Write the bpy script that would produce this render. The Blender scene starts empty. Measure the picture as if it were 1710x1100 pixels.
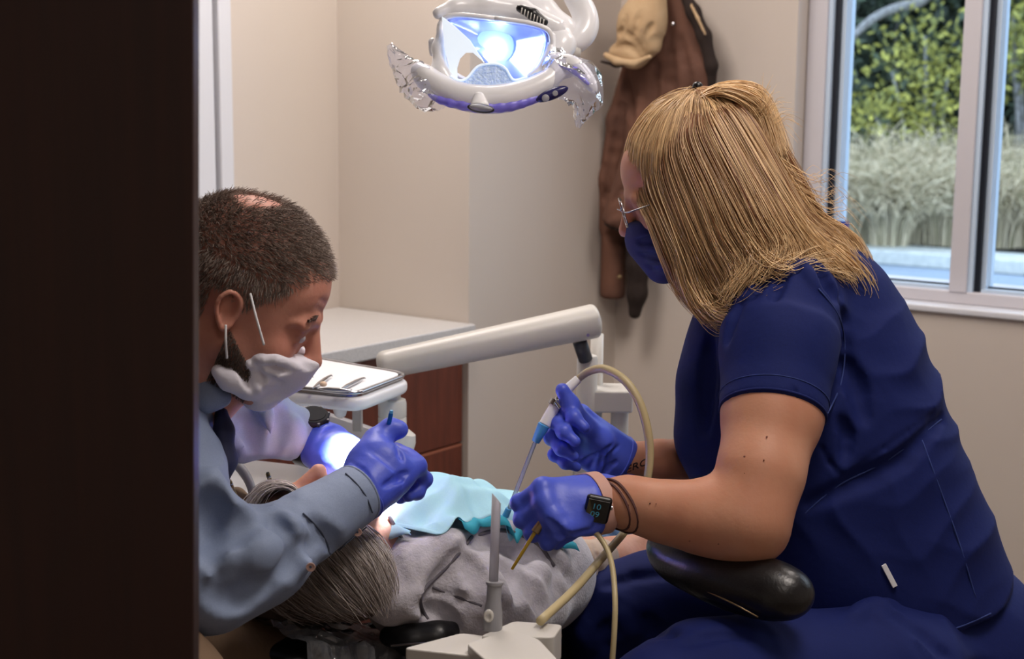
import bpy, bmesh, math, random
import numpy as np
from mathutils import Vector, Matrix

# ------------------------------------------------------------------ camera, world, exposure
sc = bpy.context.scene
rng = np.random.default_rng(7)
FPX = 2450.0                       # focal length in pixels of the 1710 x 1100 frame
PITCH = math.atan(390 / FPX); YAW = math.radians(36.8); CAM = np.array([0, 0, 1.45])
U = np.array([0, 0, 1.0]); FH = np.array([-math.sin(YAW), math.cos(YAW), 0]); R = np.array([math.cos(YAW), math.sin(YAW), 0])
FW = math.cos(PITCH) * FH - math.sin(PITCH) * U
UPV = math.cos(PITCH) * U + math.sin(PITCH) * FH
ROLL = 0.0095; RC = math.cos(ROLL) * R + math.sin(ROLL) * UPV; UC = math.cos(ROLL) * UPV - math.sin(ROLL) * R   # the camera is held very slightly tilted
cam = bpy.data.cameras.new('camera'); cam_o = bpy.data.objects.new('camera', cam); sc.collection.objects.link(cam_o)
cam.sensor_width = 36; cam.sensor_fit = 'HORIZONTAL'; cam.lens = FPX / 1710 * 36; cam.clip_start = 0.05
m = Matrix.Identity(4)
for i in range(3):
    m[i][0] = RC[i]; m[i][1] = UC[i]; m[i][2] = -FW[i]; m[i][3] = CAM[i]
cam_o.matrix_world = m
cam.dof.use_dof = True; cam.dof.focus_distance = 1.95; cam.dof.aperture_fstop = 7.0
sc.camera = cam_o
w = bpy.data.worlds.new('world'); sc.world = w; w.use_nodes = True
w.node_tree.nodes['Background'].inputs[0].default_value = (0.70, 0.84, 1.0, 1)
w.node_tree.nodes['Background'].inputs[1].default_value = 2.7
sc.view_settings.view_transform = 'Standard'; sc.view_settings.look = 'None'
sc.view_settings.gamma = 1; sc.view_settings.use_curve_mapping = False
sc.view_settings.exposure = 0.0

def area(name, loc, sx, sy, power, col, aim=None):
    l = bpy.data.lights.new(name, 'AREA'); l.shape = 'RECTANGLE'; l.size = sx; l.size_y = sy; l.energy = power; l.color = col
    o = bpy.data.objects.new(name, l); sc.collection.objects.link(o); o.location = loc
    if aim is not None:
        o.rotation_euler = (Vector(aim) - Vector(loc)).to_track_quat('-Z', 'Y').to_euler()
    return o
PANELS = [(-2.05, 2.3, 21.0), (-0.85, 2.9, 11.0), (-0.40, 1.55, 17.0), (0.0, 0.1, 4.5)]   # ceiling light panels, the last an unseen one added as frontal fill: x, y, watts
for (x, y, pw) in PANELS:
    area('ceiling_panel_light', (x, y, 2.555), 0.56, 0.56, pw, (1.0, 0.90, 0.83))

# ------------------------------------------------------------------ projection helpers (picture point + real distance -> point in the room)
def ray(px, py): return FW + RC * (px - 855) / FPX - UC * (py - 550) / FPX
def P(px, py, D): return CAM + ray(px, py) * D
def atz(px, py, z): d = ray(px, py); return CAM + d * (z - CAM[2]) / d[2]
def aty(px, py, y): d = ray(px, py); return CAM + d * y / d[1]
def atx(px, py, x): d = ray(px, py); return CAM + d * x / d[0]
def nz(v): v = np.asarray(v, float); return v / np.linalg.norm(v)

# ------------------------------------------------------------------ materials
def lin(c):
    return tuple((x / 255 / 12.92 if x / 255 <= 0.04045 else ((x / 255 + 0.055) / 1.055) ** 2.4) for x in c)
def mat(name, col, rough=0.5, metal=0.0, spec=0.5, noise=None, bump=None, col2=None, sheen=0, coat=0, trans=0, alpha=1, emit=None, estr=0, sss=0, mapscale=(1, 1, 1), rot=None, attr=None):
    """col / col2: sRGB 0-255, blended by a noise of scale `noise`; bump=(scale, strength[, detail])"""
    M = bpy.data.materials.new(name); M.use_nodes = True
    nt = M.node_tree; b = nt.nodes['Principled BSDF']; L = nt.links
    b.inputs['Base Color'].default_value = (*lin(col), 1)
    b.inputs['Roughness'].default_value = rough; b.inputs['Metallic'].default_value = metal
    b.inputs['Specular IOR Level'].default_value = spec
    b.inputs['Sheen Weight'].default_value = sheen; b.inputs['Coat Weight'].default_value = coat
    b.inputs['Transmission Weight'].default_value = trans; b.inputs['Alpha'].default_value = alpha
    if sss:
        b.inputs['Subsurface Weight'].default_value = sss; b.inputs['Subsurface Radius'].default_value = (0.012, 0.005, 0.003); b.inputs['Subsurface Scale'].default_value = 0.5
    if emit: b.inputs['Emission Color'].default_value = (*lin(emit), 1); b.inputs['Emission Strength'].default_value = estr
    tc = nt.nodes.new('ShaderNodeTexCoord'); mp = nt.nodes.new('ShaderNodeMapping'); L.new(tc.outputs['Object'], mp.inputs[0])
    mp.inputs['Scale'].default_value = mapscale
    if rot: mp.inputs['Rotation'].default_value = rot
    if col2 is not None and noise:
        n = nt.nodes.new('ShaderNodeTexNoise'); n.inputs['Scale'].default_value = noise; n.inputs['Detail'].default_value = 5; L.new(mp.outputs[0], n.inputs[0])
        r = nt.nodes.new('ShaderNodeValToRGB'); r.color_ramp.elements[0].position = 0.35; r.color_ramp.elements[1].position = 0.65
        r.color_ramp.elements[0].color = (*lin(col), 1); r.color_ramp.elements[1].color = (*lin(col2), 1)
        L.new(n.outputs[0], r.inputs[0]); L.new(r.outputs[0], b.inputs['Base Color'])
    if attr:   # strand colour: per-strand value picks between two hair colours
        a = nt.nodes.new('ShaderNodeAttribute'); a.attribute_name = attr
        r = nt.nodes.new('ShaderNodeValToRGB'); L.new(a.outputs['Fac'], r.inputs[0])
        r.color_ramp.elements[0].color = (*lin(col), 1); r.color_ramp.elements[1].color = (*lin(col2), 1)
        L.new(r.outputs[0], b.inputs['Base Color'])
    if bump:
        n = nt.nodes.new('ShaderNodeTexNoise'); n.inputs['Scale'].default_value = bump[0]; n.inputs['Detail'].default_value = bump[2] if len(bump) > 2 else 4
        L.new(mp.outputs[0], n.inputs[0])
        bp = nt.nodes.new('ShaderNodeBump'); bp.inputs['Strength'].default_value = bump[1]; bp.inputs['Distance'].default_value = 0.004
        L.new(n.outputs[0], bp.inputs['Height']); L.new(bp.outputs[0], b.inputs['Normal'])
    return M
def glassy(name, tint=(255, 255, 255), gloss=0.12, rough=0.05, milk=0.0, bump=None, milkcol=(230, 235, 245)):
    """thin clear plastic or pane: see-through with a real reflection and some milky scatter"""
    M = bpy.data.materials.new(name); M.use_nodes = True; nt = M.node_tree; L = nt.links
    nt.nodes.remove(nt.nodes['Principled BSDF']); out = nt.nodes['Material Output']
    t = nt.nodes.new('ShaderNodeBsdfTransparent'); t.inputs[0].default_value = (*lin(tint), 1)
    g = nt.nodes.new('ShaderNodeBsdfGlossy'); g.inputs['Roughness'].default_value = rough
    d = nt.nodes.new('ShaderNodeBsdfDiffuse'); d.inputs[0].default_value = (*lin(milkcol), 1)
    tl = nt.nodes.new('ShaderNodeBsdfTranslucent'); tl.inputs[0].default_value = (*lin(milkcol), 1)
    ad = nt.nodes.new('ShaderNodeMixShader'); ad.inputs[0].default_value = 0.5; L.new(d.outputs[0], ad.inputs[1]); L.new(tl.outputs[0], ad.inputs[2])
    m1 = nt.nodes.new('ShaderNodeMixShader'); m1.inputs[0].default_value = milk; L.new(t.outputs[0], m1.inputs[1]); L.new(ad.outputs[0], m1.inputs[2])
    lw = nt.nodes.new('ShaderNodeLayerWeight'); lw.inputs[0].default_value = gloss
    m2 = nt.nodes.new('ShaderNodeMixShader'); L.new(lw.outputs['Fresnel'], m2.inputs[0]); L.new(m1.outputs[0], m2.inputs[1]); L.new(g.outputs[0], m2.inputs[2])
    L.new(m2.outputs[0], out.inputs[0])
    if bump:
        tc = nt.nodes.new('ShaderNodeTexCoord'); n = nt.nodes.new('ShaderNodeTexNoise'); n.inputs['Scale'].default_value = bump[0]; n.inputs['Detail'].default_value = 3
        L.new(tc.outputs['Object'], n.inputs[0]); bp = nt.nodes.new('ShaderNodeBump'); bp.inputs['Strength'].default_value = bump[1]; bp.inputs['Distance'].default_value = 0.01
        L.new(n.outputs[0], bp.inputs['Height'])
        for s in (g, d, lw): L.new(bp.outputs[0], s.inputs['Normal'])
    return M

MT = {}
MT['wall'] = mat('painted_wall', (206, 196, 186), 0.85, bump=(400, 0.08), noise=1.5, col2=(203, 192, 183))
MT['ceiling'] = mat('ceiling_white', (225, 222, 216), 0.9)
MT['floor'] = mat('floor_vinyl', (120, 105, 92), 0.45, noise=3, col2=(100, 88, 78))
MT['base'] = mat('vinyl_base', (128, 104, 90), 0.5)
MT['basetop'] = mat('base_cap', (205, 185, 165), 0.5)
MT['trim'] = mat('white_trim', (215, 216, 222), 0.45)
MT['alu'] = mat('window_frame_white', (205, 202, 208), 0.45, spec=0.4)
MT['blackseal'] = mat('black_gasket', (14, 20, 32), 0.5)
MT['pale'] = mat('pale_frame_edge', (198, 216, 235), 0.35)
MT['darkwood'] = mat('dark_wood_veneer', (40, 17, 13), 0.42, noise=5, col2=(48, 22, 16), mapscale=(18, 18, 0.7), bump=(60, 0.05))
MT['cherry'] = mat('cherry_laminate', (112, 52, 34), 0.4, noise=6, col2=(92, 40, 26), mapscale=(9, 9, 1.0))
MT['cherryedge'] = mat('cherry_edge', (165, 98, 74), 0.4)
MT['counter'] = mat('speckled_solid_surface', (214, 212, 210), 0.35, noise=350, col2=(190, 188, 188))
MT['white'] = mat('white_enamel', (238, 238, 241), 0.3, coat=0.3)
MT['cream'] = mat('offwhite_plastic', (205, 202, 196), 0.38)
MT['grey'] = mat('grey_plastic', (150, 150, 156), 0.4)
MT['dgrey'] = mat('dark_grey_plastic', (60, 62, 70), 0.45)
MT['paper'] = mat('white_paper', (240, 241, 245), 0.7)
MT['steel'] = mat('steel', (190, 190, 195), 0.22, metal=1)
MT['brass'] = mat('bronze_metal', (150, 128, 96), 0.3, metal=0.8)
MT['black'] = mat('black_plastic', (14, 14, 17), 0.35)
MT['leather'] = mat('black_leather', (22, 20, 22), 0.32, bump=(220, 0.12), spec=0.55)
MT['vinylblack'] = mat('black_vinyl', (20, 20, 23), 0.38, bump=(90, 0.08))
MT['scrubs'] = mat('navy_scrub_fabric', (17, 31, 94), 0.8, sheen=0.0, spec=0.25, bump=(90, 0.12, 6), noise=900, col2=(14, 26, 84))
MT['shirt'] = mat('grey_blue_shirt', (134, 149, 178), 0.7, sheen=0.05, bump=(60, 0.15, 5), noise=900, col2=(124, 139, 168))
MT['seam'] = mat('shirt_seam_dark', (58, 66, 84), 0.8)
MT['scrubseam'] = mat('scrub_seam', (40, 58, 122), 0.8)
MT['khaki'] = mat('khaki_cotton', (120, 96, 74), 0.8, bump=(80, 0.3))
MT['skin_w'] = mat('skin_woman', (205, 150, 122), 0.5, sss=0.25, noise=16, col2=(196, 136, 108), bump=(220, 0.06), spec=0.35)
MT['skin_m'] = mat('skin_man', (212, 152, 132), 0.5, sss=0.25, noise=20, col2=(200, 136, 118), bump=(220, 0.08), spec=0.35)
MT['skin_p'] = mat('skin_patient', (222, 170, 146), 0.5, sss=0.25, noise=14, col2=(206, 146, 120), bump=(160, 0.12))
MT['freckle'] = mat('freckle', (120, 68, 48), 0.6)
MT['ink'] = mat('tattoo_ink', (44, 30, 36), 0.6)
MT['glove'] = mat('nitrile_glove', (80, 100, 222), 0.42, bump=(120, 0.12), noise=7, col2=(74, 92, 212), spec=0.45)
MT['mask_n'] = mat('navy_mask', (26, 34, 92), 0.8, bump=(50, 0.2))
MT['mask_w'] = mat('white_mask', (240, 238, 250), 0.85, bump=(300, 0.1))
MT['bib'] = mat('bib_paper', (176, 226, 242), 0.75, bump=(60, 0.15), noise=500, col2=(170, 222, 240))
MT['bibblue'] = mat('bib_back_teal', (48, 165, 190), 0.75, bump=(60, 0.15))  # teal of the turned back, darker to carry the fold's shading
MT['fleece'] = mat('grey_fleece', (208, 204, 212), 0.95, sheen=0.5, bump=(260, 0.4, 8), noise=60, col2=(188, 185, 194))
MT['fleecedark'] = mat('charcoal_lining', (72, 72, 80), 0.9, sheen=0.3, bump=(120, 0.4))
MT['piping'] = mat('grey_piping', (104, 100, 108), 0.8)
MT['jeans'] = mat('blue_denim', (74, 102, 138), 0.85, bump=(200, 0.35), noise=30, col2=(88, 116, 150))
MT['cuffstripe'] = mat('beige_knit', (198, 176, 158), 0.85, bump=(90, 0.3))
MT['blonde'] = mat('blonde_strands', (118, 66, 32), 0.38, attr='shade', col2=(255, 220, 168), spec=0.5)
MT['blondebase'] = mat('blonde_mass', (128, 86, 54), 0.6, noise=40, col2=(160, 114, 74), mapscale=(1, 1, 0.2))
MT['brownhair'] = mat('short_brown_strands', (78, 62, 56), 0.5, attr='shade', col2=(184, 166, 154), spec=0.4)
MT['brownbase'] = mat('brown_scalp_shadow', (62, 44, 36), 0.8, noise=120, col2=(48, 34, 28))
MT['beard'] = mat('beard_stubble', (58, 36, 28), 0.8, noise=150, col2=(40, 26, 20))
MT['greyhair'] = mat('grey_strands', (98, 80, 70), 0.45, attr='shade', col2=(245, 236, 232), spec=0.5)
MT['greybase'] = mat('grey_hair_mass', (112, 96, 88), 0.7, noise=50, col2=(84, 70, 64))
MT['coat'] = mat('brown_duck_canvas', (108, 72, 56), 0.85, bump=(70, 0.35, 6), noise=8, col2=(92, 61, 49))
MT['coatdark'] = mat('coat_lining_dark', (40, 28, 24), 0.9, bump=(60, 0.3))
MT['tan'] = mat('tan_twill', (196, 168, 132), 0.85, bump=(120, 0.25), noise=12, col2=(184, 154, 118))
MT['hose'] = mat('beige_hose', (196, 180, 138), 0.4, spec=0.5)
MT['yellow'] = mat('yellow_tip', (206, 172, 52), 0.4)
MT['blueplastic'] = mat('light_blue_plastic', (86, 168, 222), 0.35)
MT['pen'] = mat('blue_stick', (16, 110, 200), 0.3)
MT['clear'] = glassy('clear_plastic_tube', (225, 232, 245), 0.3, 0.08, 0.35)
MT['hve'] = glassy('frosted_tube', (235, 235, 245), 0.2, 0.25, 0.7, milkcol=(240, 238, 248))
MT['bag'] = glassy('plastic_film', (250, 250, 255), 0.22, 0.10, 0.17, bump=(28, 1.0))
MT['bagdark'] = glassy('plastic_cover_film', (242, 242, 248), 0.45, 0.10, 0.22, bump=(34, 1.0))
MT['pane'] = glassy('window_pane', (250, 253, 255), 0.10, 0.01, 0.0)
MT['lens'] = glassy('lamp_shield', (235, 240, 255), 0.35, 0.03, 0.06)
MT['reflector'] = mat('dichroic_reflector', (205, 212, 250), 0.28, metal=0.7, noise=9, col2=(140, 158, 228), bump=(14, 0.5))
MT['violet'] = mat('violet_translucent_trim', (132, 124, 230), 0.35)
MT['emitter'] = mat('lamp_emitter', (190, 225, 255), 0.3, emit=(175, 215, 255), estr=0.9)
MT['diffuser'] = mat('glowing_pebbled_diffuser', (214, 226, 246), 0.35, bump=(260, 1.0), noise=260, col2=(170, 188, 220), emit=(150, 180, 225), estr=0.35)  # faint own glow stands in for light from the reflector
MT['shieldglow'] = mat('glowing_shield_panel', (232, 240, 248), 0.3, emit=(220, 238, 255), estr=0.55)  # glow added in place of the reflector's light on the panel
MT['screen'] = mat('watch_screen', (8, 10, 14), 0.15, coat=0.5)
MT['digits'] = mat('watch_digits', (60, 120, 140), 0.5, emit=(70, 150, 175), estr=0.15)
MT['pinkband'] = mat('pink_watch_band', (206, 160, 146), 0.6)
MT['hairtie'] = mat('brown_elastic', (82, 48, 46), 0.8)
MT['bluecard'] = mat('blue_card', (32, 62, 168), 0.6)
MT['ceillight'] = mat('ceiling_diffuser', (250, 244, 236), 0.6, emit=(255, 240, 224), estr=0.8)
MT['asphalt'] = mat('asphalt', (150, 165, 185), 0.8, noise=40, col2=(135, 150, 170), bump=(80, 0.4))
MT['curb'] = mat('concrete_curb', (205, 208, 205), 0.85, noise=20, col2=(185, 190, 188))
MT['soil'] = mat('mulch', (70, 62, 52), 0.95, noise=15, col2=(50, 46, 38))
MT['drygrass'] = mat('dry_grass_blades', (134, 130, 92), 0.8, attr='shade', col2=(255, 240, 212))
MT['leafy'] = mat('yellow_green_leaves', (88, 100, 62), 0.7, attr='shade', col2=(192, 188, 92))
MT['leafd'] = mat('dark_green_leaves', (34, 44, 38), 0.7, attr='shade', col2=(92, 108, 88))
MT['bark'] = mat('grey_bark', (150, 150, 152), 0.9, noise=20, col2=(110, 108, 106))
MT['woodpost'] = mat('coat_rail_wood', (150, 100, 66), 0.5, noise=10, col2=(130, 84, 54), mapscale=(6, 6, 1))
MT['button'] = mat('pink_grey_button', (196, 160, 150), 0.35)

# ------------------------------------------------------------------ objects
ORG = {}
def link(o): sc.collection.objects.link(o); return o
def thing(name, loc, label, cat, group=None):
    o = bpy.data.objects.new(name, None); o.empty_display_size = 0.05; link(o); o.location = loc; ORG[o] = np.array(loc, float)
    o['label'] = label; o['category'] = cat
    if group: o['group'] = group
    return o
def tag(o, label, cat, group=None):
    o['label'] = label; o['category'] = cat
    if group: o['group'] = group
    return o
def mk(name, verts, faces, m, parent=None, smooth=True, label=None, origin=None, shade=None):
    v = np.asarray(verts, dtype=np.float64).reshape(-1, 3)
    org = ORG[parent] if parent is not None else (np.array(origin, float) if origin is not None else np.array([(v[:, 0].min() + v[:, 0].max()) / 2, (v[:, 1].min() + v[:, 1].max()) / 2, v[:, 2].min()]))
    me = bpy.data.meshes.new(name)
    if isinstance(faces, np.ndarray):
        f = faces; n = len(f); k = f.shape[1]
        me.vertices.add(len(v)); me.vertices.foreach_set('co', (v - org).ravel())
        me.loops.add(n * k); me.loops.foreach_set('vertex_index', f.ravel().astype(np.int32))
        me.polygons.add(n); me.polygons.foreach_set('loop_start', np.arange(0, n * k, k, dtype=np.int32))
        me.update(calc_edges=True); me.validate()
    else:
        me.from_pydata((v - org).tolist(), [], [list(f) for f in faces]); me.update()
    if smooth: me.polygons.foreach_set('use_smooth', [True] * len(me.polygons))
    if shade is not None:
        a = me.attributes.new('shade', 'FLOAT', 'POINT'); a.data.foreach_set('value', np.asarray(shade, dtype=np.float32))
    me.materials.append(m)
    o = bpy.data.objects.new(name, me); link(o)
    if parent is not None: o.parent = parent
    else: o.location = org
    ORG[o] = org
    if label: o['label'] = label
    return o
def struct(o): o['kind'] = 'structure'; return o
def bevel(o, wd, seg=3):
    md = o.modifiers.new('bevel', 'BEVEL'); md.width = wd; md.segments = seg; md.limit_method = 'ANGLE'; md.angle_limit = math.radians(40)
    for p in o.data.polygons: p.use_smooth = True
    md2 = o.modifiers.new('wn', 'WEIGHTED_NORMAL'); md2.keep_sharp = True
    return o
def fix(o):
    bm = bmesh.new(); bm.from_mesh(o.data); bmesh.ops.recalc_face_normals(bm, faces=bm.faces); bm.to_mesh(o.data); bm.free(); return o
BF = [(0, 3, 2, 1), (4, 5, 6, 7), (0, 1, 5, 4), (1, 2, 6, 5), (2, 3, 7, 6), (3, 0, 4, 7)]
def box(name, lo, hi, m, parent=None, bev=0, **k):
    x0, y0, z0 = lo; x1, y1, z1 = hi
    v = [(x0, y0, z0), (x1, y0, z0), (x1, y1, z0), (x0, y1, z0), (x0, y0, z1), (x1, y0, z1), (x1, y1, z1), (x0, y1, z1)]
    o = mk(name, v, BF, m, parent, smooth=False, **k)
    return bevel(o, bev) if bev else o
def obox(name, c, ax, half, m, parent=None, bev=0, **k):
    """box centred at c with axes ax (three unit vectors) and half sizes"""
    c = np.array(c); A = [nz(a) for a in ax]; v = []
    for sz in (-1, 1):
        for sx, sy in ((-1, -1), (1, -1), (1, 1), (-1, 1)):
            v.append(c + A[0] * half[0] * sx + A[1] * half[1] * sy + A[2] * half[2] * sz)
    o = fix(mk(name, v, BF, m, parent, smooth=False, **k))
    return bevel(o, bev) if bev else o
def prism(name, pts, down, m, parent=None, bev=0, **k):
    """polygon pts (3-D ring) extruded by vector down"""
    n = len(pts); v = [np.array(p) for p in pts] + [np.array(p) + np.array(down) for p in pts]
    f = [tuple(range(n)), tuple(range(2 * n - 1, n - 1, -1))] + [(i, (i + 1) % n, (i + 1) % n + n, i + n) for i in range(n)]
    o = fix(mk(name, v, f, m, parent, smooth=False, **k))
    return bevel(o, bev) if bev else o
def roundpoly(pts, r, seg=6):
    pts = [np.array(p, float) for p in pts]; out = []; n = len(pts)
    for i in range(n):
        p0, p, p1 = pts[i - 1], pts[i], pts[(i + 1) % n]
        a = nz(p0 - p); b = nz(p1 - p)
        s, e = p + a * r, p + b * r
        for t in np.linspace(0, 1, seg): out.append((1 - t) ** 2 * s + 2 * t * (1 - t) * p + t * t * e)
    return out
def cr(pts, n):
    """Catmull-Rom through the points"""
    p = np.array(pts, float); p = np.vstack([2 * p[0] - p[1], p, 2 * p[-1] - p[-2]])
    t = np.linspace(0, len(p) - 3, n); i = np.minimum(t.astype(int), len(p) - 4); u = (t - i)[:, None]
    a, b, c, d = p[i], p[i + 1], p[i + 2], p[i + 3]
    return 0.5 * (2 * b + (c - a) * u + (2 * a - 5 * b + 4 * c - d) * u ** 2 + (3 * b - a - 3 * c + d) * u ** 3)
def tube_vf(path, rad, n=12, caps=True):
    p = np.array(path, float); k = len(p); rad = np.broadcast_to(np.array(rad, float), (k,))
    t = np.gradient(p, axis=0); t /= np.linalg.norm(t, axis=1)[:, None] + 1e-12
    ref = np.array([0.3, 0.2, 0.93]) if abs(t[0] @ np.array([0.3, 0.2, 0.93])) < 0.9 else np.array([1., 0, 0])
    nn = nz(np.cross(t[0], ref)); V = []
    for i in range(k):
        nn = nn - t[i] * (nn @ t[i]); nn = nz(nn); b = np.cross(t[i], nn)
        for a in np.arange(n) * 2 * np.pi / n: V.append(p[i] + rad[i] * (math.cos(a) * nn + math.sin(a) * b))
    F = [(i * n + j, i * n + (j + 1) % n, (i + 1) * n + (j + 1) % n, (i + 1) * n + j) for i in range(k - 1) for j in range(n)]
    if caps: F += [tuple(range(n))[::-1], tuple((k - 1) * n + j for j in range(n))]
    return V, F
def tube(name, pts, rad, m, parent=None, n=14, res=None, smoothpath=True, **k):
    if smoothpath and len(pts) > 2:
        res = res or 8 * len(pts); path = cr(pts, res)
        if np.ndim(rad): rad = np.interp(np.linspace(0, len(pts) - 1, res), np.arange(len(rad)), rad)
    else: path = pts
    V, F = tube_vf(path, rad, n); return fix(mk(name, V, F, m, parent, **k))
def lathe(name, a, axis, prof, m, parent=None, n=28, flat=False, **k):
    """prof: (distance along axis, radius) from point a"""
    ax = nz(axis); path = [np.array(a) + ax * t for t, r in prof]
    ref = np.array([0, 0, 1.]) if abs(ax[2]) < 0.9 else np.array([1., 0, 0]); e1 = nz(np.cross(ax, ref)); e2 = np.cross(ax, e1); V = []
    for (t, r), c in zip(prof, path):
        for q in np.arange(n) * 2 * np.pi / n: V.append(c + max(r, 1e-5) * (math.cos(q) * e1 + math.sin(q) * e2))
    K = len(prof)
    F = [(i * n + j, i * n + (j + 1) % n, (i + 1) * n + (j + 1) % n, (i + 1) * n + j) for i in range(K - 1) for j in range(n)]
    F += [tuple(range(n))[::-1], tuple((K - 1) * n + j for j in range(n))]
    o = fix(mk(name, V, F, m, parent, smooth=not flat, **k))
    md = o.modifiers.new('es', 'EDGE_SPLIT'); md.split_angle = math.radians(35)
    return o
def joinvf(parts):
    V = []; F = []
    for v, f in parts:
        o = len(V); V += list(v); F += [tuple(i + o for i in q) for q in f]
    return V, F

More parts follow.
